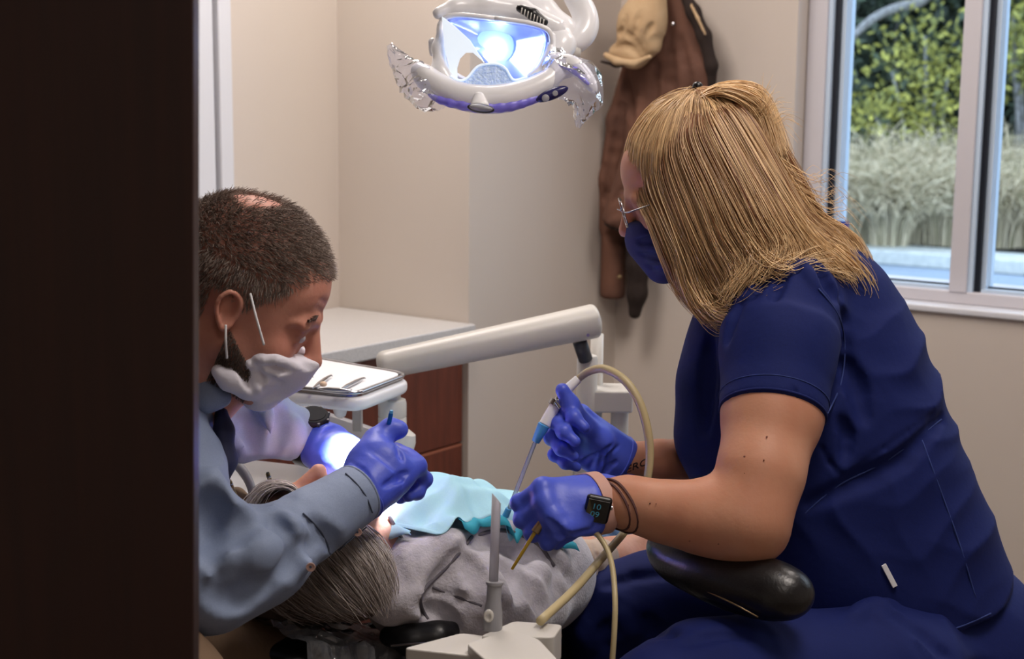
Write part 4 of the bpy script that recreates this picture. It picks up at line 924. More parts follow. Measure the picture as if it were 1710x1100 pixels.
S.noise(folds(-R * .5 + U * .85, R * .85 + U * .5, .060, .0042, P(1545, 650, 2.05), .13, 1.0)).noise(folds(-R * .55 + U, R, .066, .0040, P(1560, 850, 2.05), .11, 2.2))
S.noise(folds(-R * .2 + U, R, .085, .0050, P(1600, 985, 2.05), .10, .4)).noise(folds(R * .8 + U * .5, U, .06, .0035, P(1300, 470, 2.0), .09, .9)).noise(folds(R + U * .2, U, .07, .004, P(1400, 760, 1.98), .16, 3.0))
for pts, r_, rg in (([(1405, 480), (1412, 540), (1410, 610), (1385, 690)], .006, 0),
                    ([(1325, 650), (1400, 790), (1460, 760), (1560, 690)], .003, 0),
                    ([(1350, 842), (1430, 806), (1510, 766), (1572, 700)], .009, 0),
                    ([(1290, 455), (1270, 470), (1250, 500)], .006, 0), ([(1310, 448), (1300, 470), (1290, 500)], .006, 0), ([(1335, 440), (1350, 460), (1362, 485)], .006, 1), ([(1365, 445), (1385, 470), (1400, 500)], .007, 0), ([(1240, 500), (1222, 530), (1212, 570)], .006, 0),
                    ([(1185, 560), (1178, 640), (1175, 720)], .008, 0), ([(1400, 600), (1430, 640), (1445, 700)], .009, 0), ([(1405, 700), (1415, 730), (1410, 770)], .006, 0)):
    S.stroke(pts, r_ * (1 if not rg else .9), depth=.25 if not rg else .86, ridge=bool(rg), k=r_ * 1.7, res=16)
top = S.make('scrub_top', MT['scrubs'], wo)
surf_tube(S, [(1367, 482), (1400, 525), (1411, 575), (1405, 640), (1382, 690)], .0012, MT['scrubseam'], 'armhole_seam', top)
sa = nz(P(1290, 697, 1.895) - P(1303, 560, 1.955))
S.hem(P(1290, 697, 1.895) - sa * .005, sa, .0022, MT['scrubs'], 'sleeve_hem', top, -.0012); S.hem(P(1290, 697, 1.895) - sa * .024, sa, .0007, MT['scrubseam'], 'hem_stitch', top, 0)
surf_tube(S, [(1572, 1056), (1610, 1044), (1655, 1024)], .0012, MT['scrubseam'], 'bottom_hem', top)
surf_tube(S, [(1330, 870), (1400, 810), (1480, 770), (1572, 700)], .0012, MT['scrubseam'], 'waist_seam', top)
surf_tube(S, [(1540, 735), (1560, 790), (1600, 900), (1630, 1000)], .0011, MT['scrubseam'], 'side_seam', top)
q = S.on([(1475, 942), (1495, 980)], .0035, 5)
if len(q) > 3: obox('pocket_tag', q[2], (nz(q[-1] - q[0]), nz(np.cross(nz(q[-1] - q[0]), -FW)), -FW), (.017, .0035, .0016), MT['paper'], top, bev=.0008)
# trousers, shoes
S = Solid(.006)
S.chain([P(1560, 1100, 2.16), P(1500, 1090, 2.14)], [.17, .16], k=.05)
S.chain([P(1450, 1040, 2.30), P(1250, 1010, 2.32), P(1100, 1012, 2.30), P(1010, 1020, 2.28)], [.10, .088, .078, .068], k=.05)
kf = P(1010, 1020, 2.28); S.chain([kf, kf * [1, 1, .5] + R * .05, kf * [1, 1, 0] + R * .06 + U * .12], [.066, .055, .05], k=.03)
S.chain([P(1480, 1140, 1.98), P(1300, 1160, 1.90), P(1180, 1166, 1.84), P(1105, 1190, 1.80)], [.11, .098, .088, .075], k=.05)
kn2 = P(1105, 1190, 1.80); S.chain([kn2, kn2 * [1, 1, .5] + R * .06, kn2 * [1, 1, 0] + R * .08 + U * .12], [.072, .058, .05], k=.03)
S.noise(folds(R * .6 + U, R, .055, .005, P(1000, 1040, 2.22), .10, 1.1)).noise(folds(R * .8 + U * .6, U - R, .07, .006, P(1500, 1060, 2.0), .14, 2.0))
for pts, r_, rg in (([(965, 1030), (975, 1060), (985, 1080)], .009, 1), ([(1030, 1010), (1045, 1040), (1060, 1060)], .009, 1), ([(1080, 1030), (1095, 1050), (1125, 1060)], .008, 0), ([(1000, 980), (1080, 960), (1180, 960)], .006, 0),
                    ([(1420, 1035), (1450, 1020), (1490, 1010)], .010, 1), ([(1470, 1030), (1500, 1040), (1560, 1090)], .009, 1), ([(1480, 1015), (1530, 1040), (1580, 1095)], .009, 0), ([(1140, 1075), (1200, 1060), (1250, 1062)], .006, 0), ([(1020, 1040), (1010, 1060), (1015, 1090)], .008, 0)):
    S.stroke(pts, r_, depth=.25 if not rg else .5, ridge=bool(rg), k=r_ * 1.5, res=14)
S.make('scrub_trousers', MT['scrubs'], wo)
for kk, off in ((kf, .06), (kn2, .08)):
    b0 = kk * [1, 1, 0] + R * off
    Solid(.006).chain([b0 + U * .06, b0 + U * .04 - R * .16], [.055, .035], k=.03).ell(b0 - R * .13 + U * .03, [.09, .09, .028], k=.03).cut(b0 + U * .002, -U, .004).make('shoe', MT['black'], wo)
# mask
c = .01
S = Solid(.0022)
fc_ = lambda x, y, z: hf(x * c, y * c, z * c)
S.ell(fc_(8.5, 0, -4.4), np.array([.026, .038, .030]) * hf.s, hf.A, k=.015); S.cap(fc_(8.4, 0, -6.2), fc_(6.9, 0, -9.8), .029, .029, k=.015)
for s_ in (-1, 1): S.cap(fc_(6.8, s_ * 2.6, -4.8), fc_(5.8, s_ * 3.6, -8.0), .028, .028, k=.02); S.cap(fc_(5, s_ * 3.8, -7), fc_(3.4, s_ * 4.4, -9), .026, .024, k=.02)
S.cut(fc_(11.0, 0, -2.2), nz(hf.z * 1 - hf.x * .10), .003).cut(fc_(3.0, 0, -8), -hf.x, .003)
for pts in ([(1064, 405), (1090, 402), (1115, 400)], [(1068, 425), (1095, 430), (1120, 425)], [(1080, 445), (1105, 448), (1125, 445)]): S.stroke(pts, .004, depth=.1, k=.006, res=12)
mk_ = S.make('face_mask', MT['mask_n'], wo)
tube('ear_loop', [fc_(5.4, -6.0, -3.4), fc_(2.5, -7.6, -2.2), fc_(-.5, -8.2, 0)], .0012, MT['mask_n'], mk_, n=6)
# glasses
gl = []
for s_ in (-1, 1):
    cx = np.array([10.6, s_ * 3.2, -.7])
    ring = [fc_(cx[0] - abs(math.sin(a)) * 0 - .25 * (math.cos(a) * s_ > 0), cx[1] + 2.5 * math.cos(a), cx[2] + 1.9 * math.sin(a)) for a in np.linspace(0, 2 * np.pi, 25)]
    gl.append(tube_vf(ring, .0011, 6, False)); gl.append(tube_vf(cr([fc_(10.4, s_ * 5.7, -.2), fc_(9.2, s_ * 7.0, -.2), fc_(5, s_ * 7.7, .1), fc_(0, s_ * 8.0, .6)], 14), .0011, 6))
gl.append(tube_vf(cr([fc_(10.7, -.9, -.3), fc_(11.2, 0, 0), fc_(10.7, .9, -.3)], 8), .001, 6))
gs = fix(mk('glasses_frame', *joinvf(gl), MT['steel'], wo)); gs['label'] = 'thin metal glasses frame'
for s_ in (-1, 1):
    ring = [fc_(10.6, s_ * 3.2 + 2.45 * math.cos(a), -.7 + 1.85 * math.sin(a)) for a in np.linspace(0, 2 * np.pi, 20, endpoint=False)]
    mk('lens', ring, [tuple(range(20))], MT['lens'], gs, smooth=False)
# hair ----------------------------------------------------------------
tie = hf(-.044, 0, .128)
S = Solid(.005)
S.ell(hf(-.016, 0, .034), [.099, .084, .094], hf.A, k=.02)
S.chain([hf(-.02, -.058, .06), P(1170, 330, 2.05), P(1190, 420, 2.06), P(1195, 490, 2.08)], [.03, .040, .030, .012], k=.03)
S.chain([P(1235, 240, 2.10), P(1255, 330, 2.08), P(1270, 400, 2.06)], [.042, .045, .03], k=.015)
S.chain([P(1222, 250, 2.14), P(1285, 370, 2.13), P(1365, 430, 2.09), P(1425, 470, 2.08)], [.040, .026, .016, .010], k=.015)
S.chain([P(1205, 260, 2.18), P(1240, 400, 2.18), P(1320, 440, 2.18)], [.05, .05, .03], k=.03)
S.ell(tie + hf.d(-.008, 0, -.004), [.014, .014, .010], hf.A, k=.01)
S.chain([tie + hf.d(-.01, 0, -.006), P(1215, 172, 2.09), P(1255, 200, 2.10)], [.010, .014, .02], k=.02)
# keep the face clear: carve in front of the hairline
S.ell(hf(.125, 0, -.045), [.072, .12, .115], hf.A, k=.01, sub=True)
HB = S; hb = S.make('hair', MT['blondebase'], wo)
def G_(*a): return [P(*q) for q in a]
shd = lambda n, b=0: np.clip(rng.beta(2, 2, n) + b, 0, 1)
grad = lambda n, K, a, b: np.clip(rng.beta(2, 2, n)[:, None] * .8 + .1 + np.linspace(a, b, K)[None, :], 0, 1)      # darker roots, lighter ends
def streak(n, K, a, b):
    u = LASTU[0]; cl = .46 + .30 * np.sin(u * 7.3 + .6) * np.sin(u * 19.0 + 1) + .22 * np.sin(u * 51) + rng.normal(size=n) * .13
    return np.clip(cl[:, None] + np.linspace(a, b, K)[None, :], 0, 1)
near = [
    G_((1062, 318, 2.075), (1085, 370, 2.035), (1110, 430, 2.02), (1140, 490, 2.03), (1178, 532, 2.05)),
    G_((1085, 300, 2.045), (1112, 370, 2.015), (1140, 430, 2.0), (1165, 500, 2.01), (1205, 535, 2.03)),
    G_((1110, 270, 2.02), (1140, 360, 1.99), (1170, 430, 1.985), (1200, 480, 1.99), (1225, 505, 1.98)),
    G_((1140, 245, 2.0), (1175, 330, 1.975), (1205, 400, 1.965), (1235, 455, 1.955), (1215, 500, 1.955)),
    G_((1170, 225, 2.0), (1210, 310, 1.97), (1245, 380, 1.955), (1270, 430, 1.95), (1235, 480, 1.945)),
    G_((1200, 205, 2.01), (1250, 300, 1.975), (1285, 370, 1.955), (1305, 415, 1.95), (1290, 455, 1.94)),
    G_((1225, 195, 2.03), (1280, 290, 2.0), (1320, 360, 1.98), (1350, 405, 1.98), (1390, 440, 1.985)),
    G_((1245, 190, 2.05), (1300, 290, 2.03), (1340, 365, 2.02), (1385, 410, 2.02), (1430, 470, 2.03)),
    G_((1258, 195, 2.09), (1315, 290, 2.09), (1360, 360, 2.08), (1420, 404, 2.08), (1464, 496, 2.08)),
    G_((1270, 195, 2.09), (1325, 285, 2.08), (1365, 360, 2.08), (1424, 408, 2.10), (1466, 500, 2.10)),
    G_((1272, 200, 2.13), (1335, 300, 2.13), (1370, 375, 2.15), (1425, 420, 2.14), (1460, 480, 2.12))]
for q_ in near:
    tw = np.array(q_[0]); dn = np.array(hf(-.03, -.085, .075)) if False else tw
    up_ = tie + (tw - tie) * .55; oc = hf(-.016, 0, .034); dd = up_ - oc; q_.insert(0, oc + nz(dd) * max(np.linalg.norm(dd), .092))
P1 = ropes(near, 5200, 20, .0045, .22)
strands('long_side_hair', P1, .00085, MT['blonde'], hb, shade=streak(5200, 20, -.20, .26))
farl = [[p + FH * .17 for p in g] for g in near[:9:2]]
P1 = ropes(farl, 900, 14, .006); strands('far_side_hair', P1, .0009, MT['blonde'], hb, shade=shd(900))
# swept up front section to the clip
fr_ = []
for (x, y, z) in ((.098, .0, .062), (.094, -.030, .055), (.088, -.050, .042), (.078, -.066, .028), (.064, -.078, .020), (.045, -.085, .022), (.02, -.090, .030), (-.01, -.090, .040), (-.04, -.086, .050), (-.068, -.074, .060), (-.09, -.055, .070), (-.105, -.03, .08)):
    a = np.array([x, y, z]); b_ = np.array([-.044, -.003, .128]); pts = []
    for t in np.linspace(0, 1, 6):
        p = a * (1 - t) + b_ * t; d_ = p - np.array([-.016, 0, .034]); nrm = math.sqrt((d_[0] / .099) ** 2 + (d_[1] / .084) ** 2 + (d_[2] / .094) ** 2)
        pts.append(hf(*(np.array([-.016, 0, .034]) + d_ / nrm * (1.03 + .03 * math.sin(math.pi * t)))))
    fr_.append(pts)
P1 = ropes(fr_, 3600, 14, .0020); strands('swept_back_hair', P1, .0008, MT['blonde'], hb, shade=streak(3600, 14, .02, .10))
P1 = ropes([[p - hf.y * 2 * ((p - hf.o) @ hf.y) for p in g] for g in fr_], 900, 12, .0022); strands('swept_back_hair', P1, .0008, MT['blonde'], hb, shade=shd(900, .1))
# tail behind the clip fanning over the crown
tl = [G_((1160, 168, 2.06), (1200, 152, 2.04), (1245, 168, 2.05), (1268, 200, 2.07), (1285, 260, 2.06)), G_((1160, 166, 2.08), (1205, 146, 2.08), (1255, 150, 2.09), (1275, 185, 2.10), (1300, 260, 2.08)), G_((1160, 168, 2.10), (1210, 150, 2.13), (1255, 160, 2.14), (1285, 200, 2.15), (1305, 280, 2.13))]
P1 = ropes(tl, 1300, 14, .0055); strands('crown_tail', P1, .0009, MT['blonde'], hb, shade=shd(1300, .25))
fly = ropes([G_((1235, 200, 2.06), (1262, 175, 2.06), (1268, 150, 2.06), (1272, 130, 2.06)), G_((1250, 215, 2.08), (1290, 215, 2.08), (1310, 205, 2.08), (1335, 225, 2.08))], 60, 10, .006); strands('flyaway_hair', fly, .0005, MT['blonde'], hb, shade=shd(60, .4))
cu_ = ropes([G_((1120, 420, 2.0), (1140, 480, 2.0), (1165, 520, 2.0), (1195, 545, 2.0), (1225, 528, 1.98)), G_((1160, 420, 1.99), (1180, 480, 1.99), (1205, 515, 1.97), (1245, 505, 1.945), (1290, 470, 1.93)), G_((1240, 380, 1.95), (1275, 430, 1.94), (1310, 450, 1.93), (1345, 435, 1.95), (1380, 430, 1.965)), G_((1380, 395, 2.02), (1420, 420, 2.02), (1450, 455, 2.03), (1458, 485, 2.04), (1445, 500, 2.04))], 420, 12, .008, .3); strands('curled_ends', cu_, .0008, MT['blonde'], hb, shade=shd(420, .3))
fly = ropes([G_((1300, 260, 2.06), (1345, 290, 2.06), (1370, 280, 2.06), (1400, 300, 2.06)), G_((1330, 330, 2.06), (1390, 365, 2.06), (1420, 360, 2.06), (1440, 390, 2.06)), G_((1190, 400, 2.0), (1215, 460, 1.98), (1190, 510, 1.98), (1175, 535, 2.0))], 70, 10, .01); strands('flyaway_hair', fly, .00045, MT['blonde'], hb, shade=shd(70, .4))
for s_ in (0, 1):
    S = Solid(.002); S.cap(tie + hf.d(.002, -.010 + .006 * s_, -.008), tie + hf.d(-.006, -.010 + .008 * s_, .010), .0085, .0075, k=.003)
    S.make('hair_clip', MT['black'], hb) if s_ == 0 else S.make('hair_clip', MT['black'], hb)
# gloves
f1 = Frame(P(1030, 765, 2.13), P(936, 712, 2.085) - P(1030, 765, 2.13), FH * 1.0 + U * .12 - R * .05, 1.0)
S = Solid(.0022)
hand(S, f1, [(34, 62, 38), (38, 60, 40), (44, 66, 40), (58, 72, 45)], [], g=1.05)
S.chain(G_((1005, 742, 2.11), (978, 712, 2.07), (952, 674, 2.045), (939, 651, 2.04)), [.017, .0135, .0112, .0098], k=.010)
S.ell(P(1000, 738, 2.09), [.022, .016, .02], k=.02)
S.cyl(P(1037, 768, 2.135), P(1000, 752, 2.12), .0305, .030, k=.010)
for pts in ([(1033, 745), (1018, 760), (1012, 785)], [(1024, 742), (1008, 758), (1000, 785)], [(1015, 748), (997, 762), (985, 780)], [(1030, 770), (1015, 780), (1008, 793)], [(1000, 755), (985, 765), (972, 772)]): S.stroke(pts, .003, depth=.2, k=.004, res=12)
gv = S.make('glove', MT['glove'], wo); ga = nz(P(1037, 768, 2.135) - P(1000, 752, 2.12)); S.hem(P(1037, 768, 2.135) - ga * .004, ga, .0016, MT['glove'], 'cuff_bead', gv, -.0006)
f2 = Frame(P(1018, 836, 1.91), P(927, 850, 1.865) - P(1020, 836, 1.91), -FH * .80 + U * .60, 1.0, left=True)
S = Solid(.0022)
hand(S, f2, [(66, 62, 30), (72, 82, 40), (74, 84, 45), (74, 84, 45)], [], g=1.08, spread=(0, -2, -5, -8))
S.chain(G_((1000, 815, 1.93), (960, 815, 1.93), (925, 832, 1.90), (908, 852, 1.88)), [.017, .015, .0125, .0105], k=.01)
S.cyl(P(1006, 838, 1.905), P(985, 840, 1.90), .0305, .032, k=.010)
S.ell(P(965, 850, 1.89), [.038, .026, .032], np.array([R, FH, U]), k=.02)
for pts in ([(930, 880), (950, 895), (985, 885)], [(925, 895), (945, 902), (962, 900)], [(915, 868), (930, 885), (940, 900)], [(1005, 850), (1000, 870), (990, 885)]): S.stroke(pts, .0035, depth=.2, k=.005, res=12)
G2 = S; S.make('glove', MT['glove'], wo)
# watch, band, bracelet on the near wrist
ax_ = nz(P(1022, 836, 1.91) - P(960, 847, 1.885))
wb_ = G2.band(P(997, 839, 1.90), ax_, .017, .0022, MT['pinkband'], 'watch_band', wo, .0006); wb_['label'] = 'pale pink watch band'
for xx in (1013, 1021): SB.band(P(xx, 837, 1.905), nz(ax_ + UPV * .12), .0034, .0022, MT['hairtie'], 'hair_elastic', wo, -.0008)
q = G2.on([(994, 846), (998, 846), (1002, 846)], 0, 5); wc0 = q[len(q) // 2]
wn = nz(-FH * .80 - U * .30 - R * .10); wx = nz(ax_ - wn * (ax_ @ wn)); wy = np.cross(wn, wx); wc = wc0 + wn * .0045
wt = obox('watch', wc, (wx, wy, wn), (.0165, .0200, .0050), MT['black'], wo, bev=.0045)
obox('watch_screen', wc + wn * .0051, (wx, wy, wn), (.0138, .0172, .0004), MT['screen'], wt, bev=.0003)
for s_, (dx, dy) in (('10', (-.002, .007)), ('09', (-.002, -.005))): text(s_, wc + wn * .0058 + wx * dx + wy * dy, wx, wy, .012, MT['digits'], 'watch_digits', wt, ext=.0001)
lathe('watch_crown', wc + wx * .0165 + wy * .006, wx, [(0, .0032), (.0015, .0032), (.002, .0026)], MT['steel'], wt, n=16)

# ------------------------------------------------------------------ the dentist
ma = person(250, 1050, 1.8, 'short haired man in white mask, grey blue shirt and blue gloves bending over the patient')
mf = Frame(P(405, 497, 1.80), R * .90 - U * .43 + FH * .02, R * .43 + U * .9, 1.02)
S = Solid(.0032)
head(S, mf)
S.chain([mf(-.03, 0, -.06), P(335, 620, 1.84), P(270, 700, 1.86)], [.062, .062, .07], k=.02)
S.chain([P(250, 700, 1.9), P(190, 800, 1.92)], [.09, .11], k=.03)
S.chain([P(500, 880, 1.79), P(605, 822, 1.86), P(640, 790, 1.88)], [.03, .0275, .02], k=.02)
S.chain([P(400, 710, 2.10), P(470, 722, 2.12), P(525, 733, 2.15), P(555, 748, 2.13)], [.012, .016, .026, .018], k=.01)
for pts in ([(497, 545), (515, 540), (530, 545)], [(535, 500), (548, 510), (556, 522)], [(528, 512), (542, 524), (550, 535)]): S.stroke(pts, .0025, depth=.2, k=.004, res=10)
S.stroke([(478, 541), (495, 538), (512, 545)], .003, ridge=True, depth=.2, k=.004, res=10)
mb = S.make('body', MT['skin_m'], ma)
MS = S
# eyebrow
for s_ in (-1, 1):
  eb = []
  for i in range(90):
    t = rng.random()
    a = mf((8.9 - .9 * (t - .2) ** 2) * c, s_ * (1.3 + 3.3 * t) * c, (1.75 + .35 * math.sin(math.pi * t) + rng.normal() * .15) * c); eb.append([a, a + mf.d(.003, s_ * .004, .002), a + mf.d(.003, s_ * .008, .001)])
  strands('eyebrow', eb, .0005, MT['brownhair'], mb, shade=rng.random(90) * .3)
for s_ in (-1, 1):
    Solid(.001).ell(mf(8.35 * c, s_ * 3.1 * c, -.75 * c), np.array([.0068, .008, .0062]) * 1.06, mf.A).make('eye', mat('eye_white', (205, 195, 205), .2), mb)
# hair cap and short strands
def onskull(n, fn):
    out = []
    while len(out) < n:
        d_ = rng.normal(size=(n * 2, 3)); d_ /= np.linalg.norm(d_, axis=1)[:, None]
        for q in d_:
            x, y, z = -1 + 9.75 * q[0], 7.65 * q[1], 3 + 9.35 * q[2]
            if fn(x, y, z): out.append((x, y, z, *q))
            if len(out) >= n: break
    return np.array(out)
def scalp(x, y, z):
    ay = abs(y)
    if z > 6.5: lim = 8.0 if ay < 4.2 else 6.6
    else: lim = 1.2 + .95 * z * (z > 0) if z < 3 else 3.9 + (z - 3) * .85
    if x > lim: return False
    if z < 0: return x < .9 + z * .1 and z > -5.0 and (x < -2.9 or z > 1.0)
    if x > -3 and z < 1.2 and ay > 6: return x > .6 and x < 2.0
    if (x + 3.4) ** 2 / 9 + (y + .8) ** 2 / 8 < 1 and z > 9: return rng.random() < .10
    return True
HS = onskull(21000, scalp)
base = np.array([mf(*(h_[:3] * c)) for h_ in HS]); nrm = HS[:, 3:6] @ mf.A
L_ = np.where(HS[:, 2] > 7, .0105, np.where(HS[:, 2] > 3, .0085, .0055))[:, None] * (.7 + .5 * rng.random((len(HS), 1)))
flow = np.array([mf.d(*(np.array([.75 if h_[2] > 5 else .1, 0, -.25 if h_[2] > 5 else -.9]))) for h_ in HS]) + rng.normal(size=base.shape) * .22
frontup = np.clip((HS[:, 0] - 5) / 3, 0, 1)[:, None]
dirn = nrm * .75 + flow * .75 + frontup * nrm * .6; dirn /= np.linalg.norm(dirn, axis=1)[:, None]
paths = np.stack([base - nrm * .001, base + dirn * L_ * .55, base + (dirn + flow * .35) * L_], 1)
strands('hair', paths, .00046, MT['brownhair'], mb, shade=np.clip(rng.beta(2, 2.2, len(HS)), 0, 1))
BS = onskull(5000, lambda x, y, z: z < 1 and 99)if False else None
bd = []
for i in range(3200):
    t, u_ = rng.random(), rng.random(); s_ = -1 if rng.random() < .8 else 1
    x = .8 + 5.5 * u_ * .9; z = -2.0 - 8.0 * t - .3 * u_; y = s_ * (6.6 - .22 * (x - .8) ** 1.4 - max(0, (-z - 7)) * .5)
    if z > -2.6 - .9 * (x - .8): continue
    a = mf(x * c, y * c, z * c); bd.append(a)
# beard as short stubble on the jaw, rooted on the surface of the face mesh
from mathutils.bvhtree import BVHTree
bm_ = bmesh.new(); bm_.from_mesh(mb.data); bt = BVHTree.FromBMesh(bm_); q_ = []
for a in bd:
    lo_, no_, _i, ds_ = bt.find_nearest(Vector(a - ORG[mb]))
    if lo_ is not None: lo_ = np.array(lo_) + ORG[mb]; no_ = np.array(no_); q_.append([lo_, lo_ + no_ * .002 - mf.z * .0015, lo_ + no_ * .003 - mf.z * .004])
bm_.free()
strands('beard', q_, .0005, MT['brownhair'], mb, shade=rng.random(len(q_)) * .25)
# mask
mc = lambda x, y, z: mf(x * c, y * c, z * c)
S = Solid(.0025)
S.ell(mc(8.3, 0, -4.6), np.array([.024, .038, .030]) * 1.02, mf.A, k=.015)
S.cap(mc(10.3, 0, -3.3), mc(9.4, 0, -5.5), .016, .018, k=.02); S.cap(mc(7.9, 0, -5.8), mc(6.6, 0, -9.3), .031, .028, k=.015)
for s_ in (-1, 1):
    S.cap(mc(6.6, s_ * 2.8, -4.8), mc(5.2, s_ * 3.6, -7.6), .028, .026, k=.02); S.cap(mc(6.0, s_ * 4.2, -3.8), mc(5.6, s_ * 4.6, -5.2), .018, .018, k=.015)
    S.chain([mc(4.8, s_ * 4.2, -8.0), mc(3.0, s_ * 5.0, -8.3), mc(1.6, s_ * 5.9, -7.9)], [.021, .014, .009], k=.012)
S.noise(folds(mf.x * .6 - mf.z * .8, mf.y, .030, .0032, mc(8, -4, -6.5), .05, 1.2))
S.cut(mc(11.0, 0, -3.0), nz(mf.z * 1.0 - mf.x * .05), .003)
for pts, r_ in (([(440, 590), (470, 585), (505, 600)], .003), ([(425, 610), (455, 612), (490, 622)], .0045), ([(410, 628), (440, 632), (470, 640)], .0045), ([(400, 612), (418, 632), (425, 655)], .006), ([(420, 600), (432, 625), (440, 652)], .004)): S.stroke(pts, r_, depth=.2, k=r_ * 1.3, res=12)
for pts in ([(430, 602), (460, 600), (498, 612)], [(412, 605), (425, 630), (432, 655)]): S.stroke(pts, .004, ridge=True, depth=.4, k=.006, res=12)
mm_ = S.make('face_mask', MT['mask_w'], ma)
tube('ear_loop', [P(418, 490, 1.705), P(428, 530, 1.70), P(441, 576, 1.705)], .0014, MT['paper'], mm_, n=8)
tube('ear_loop', [P(377, 542, 1.71), P(377, 570, 1.71), P(379, 598, 1.72)], .0014, MT['paper'], mm_, n=8)
# shirt
S = Solid(.0045)
S.chain([P(245, 690, 1.92), P(205, 760, 1.93), P(175, 850, 1.93), P(165, 1000, 1.93), P(150, 1090, 1.93)], [.10, .125, .15, .165, .16], k=.05)
S.chain([P(262, 740, 1.80), P(282, 862, 1.72), P(350, 960, 1.69)], [.080, .076, .062], k=.02)
S.chain([P(352, 958, 1.69), P(430, 930, 1.73), P(515, 878, 1.79)], [.062, .054, .044], k=.03)
S.cyl(P(500, 886, 1.78), P(601, 821, 1.855), .047, .0385, k=.006); ca = nz(P(601, 821, 1.855) - P(500, 886, 1.78))
S.chain([P(290, 700, 2.03), P(370, 695, 2.06), P(430, 705, 2.09)], [.075, .062, .050], k=.03)
S.cyl(P(420, 703, 2.085), P(522, 732, 2.15), .050, .036, k=.02)
S.noise(folds(R * .8 + U * .5, -R * .5 + U * .8, .055, .0045, P(440, 920, 1.68), .11, .5)).noise(folds(R, U, .07, .006, P(350, 840, 1.66), .13, 1.7)).noise(folds(R * .9 - U * .3, U, .05, .0045, P(440, 700, 2.05), .09, 2.9))
for pts, r_, rg in (([(490, 862), (512, 900), (520, 940)], .008, 0), ([(470, 868), (495, 900), (505, 945)], .010, 1), ([(455, 862), (470, 905), (468, 960)], .009, 0), ([(520, 868), (555, 905), (570, 925)], .007, 0), ([(400, 905), (392, 940), (398, 1000)], .012, 0), ([(355, 870), (372, 940), (380, 1010)], .010, 1),
                    ([(345, 930), (420, 925), (470, 905)], .012, 1), ([(350, 800), (365, 860), (402, 865)], .014, 1), ([(340, 850), (375, 880), (410, 868)], .012, 0), ([(345, 985), (390, 1000), (450, 975)], .010, 0), ([(360, 700), (380, 740), (388, 790)], .010, 0),
                    ([(400, 665), (425, 690), (430, 740)], .010, 0), ([(440, 670), (445, 700), (440, 750)], .009, 1), ([(465, 680), (470, 710), (462, 755)], .009, 0), ([(385, 690), (420, 720), (440, 755)], .010, 0), ([(530, 905), (500, 925), (480, 960)], .008, 0), ([(360, 820), (345, 870), (350, 930)], .012, 0), ([(490, 700), (498, 725), (490, 760)], .007, 1)):
    S.stroke(pts, r_, depth=.2 if not rg else .55, ridge=bool(rg), k=r_ * 1.6, res=14)
shirt = S.make('shirt', MT['shirt'], ma)
S.hem(P(601, 821, 1.855) - ca * .005, ca, .0020, MT['shirt'], 'cuff_edge', shirt, -.001)
surf_tube(S, [(506, 857), (530, 880), (545, 905), (552, 925)], .0012, MT['seam'], 'cuff_seam', shirt, lift=.0012)
surf_tube(S, [(577, 790), (596, 808), (612, 830), (622, 856)], .0010, MT['seam'], 'cuff_edge_stitch', shirt)
surf_tube(S, [(555, 930), (575, 910), (612, 880)], .0010, MT['seam'], 'cuff_opening', shirt, lift=.0012)
for (x, y) in ((597, 888), (519, 946)):
    q = S.on([(x - .5, y), (x + .5, y)], .0012, 3)
    if len(q): b_ = lathe('button', q[1], -FW + R * .1 - U * .2, [(0, .0052), (.0015, .0056), (.002, .005), (.0014, .003)], MT['button'], shirt, n=18); lathe('button_centre', q[1] + nz(-FW) * .0022, -FW, [(0, .0016), (.0006, .0014)], MT['seam'], b_, n=10)
# collar, and a dark strip painted for the shade beside the chest
S = Solid(.003); S.chain(G_((348, 600, 1.80), (352, 640, 1.79), (368, 664, 1.79)), [.012, .015, .010], k=.012); S.chain(G_((300, 640, 1.78), (345, 668, 1.78), (372, 664, 1.785)), [.012, .014, .009], k=.012); S.make('collar', MT['shirt'], ma)
S = Solid(.003); S.chain(G_((366, 668, 1.815), (374, 720, 1.80), (376, 770, 1.79), (370, 806, 1.78)), [.006, .011, .013, .008], k=.01, flat=(FH, 1.6)); S.make('shade_strip', mat('shirt_shade', (26, 30, 62), .8), ma)  # dark colour stands for shade between shirt front and far arm
# gloves
g1_ = Frame(P(603, 824, 1.86), P(662, 770, 1.925) - P(603, 824, 1.86), -FH * .86 + U * .38 - R * .38, 1.0)
S = Solid(.0022)
hand(S, g1_, [(38, 72, 45), (52, 82, 45), (60, 84, 45), (62, 84, 45)], [], g=1.16)
S.chain(G_((612, 770, 1.89), (628, 735, 1.91), (652, 716, 1.92), (668, 717, 1.92)), [.019, .0145, .0125, .011], k=.012)
S.ell(P(632, 785, 1.89), [.04, .026, .040], np.array([nz(R + U * .5), FH, nz(U - R * .5)]), k=.02)
S.cyl(P(594, 831, 1.85), P(625, 800, 1.88), .0335, .038, k=.010); gc = nz(P(594, 831, 1.85) - P(625, 800, 1.88))
for pts in ([(578, 778), (600, 790), (618, 815), (628, 838)], [(584, 771), (606, 784), (624, 808), (634, 830)]): S.stroke(pts, .0025, depth=.3, k=.003, res=14)
S.stroke([(576, 782), (597, 794), (614, 818), (624, 842)], .0026, ridge=True, depth=.1, k=.003, res=14)
for pts in ([(662, 742), (668, 755), (672, 768)], [(655, 800), (668, 795), (680, 790)], [(640, 812), (655, 805), (672, 800)]): S.stroke(pts, .003, depth=.2, k=.005, res=12)
gm = S.make('glove', MT['glove'], ma); S.hem(P(594, 831, 1.85) - gc * .004, gc, .0018, MT['glove'], 'cuff_bead', gm, -.0006)
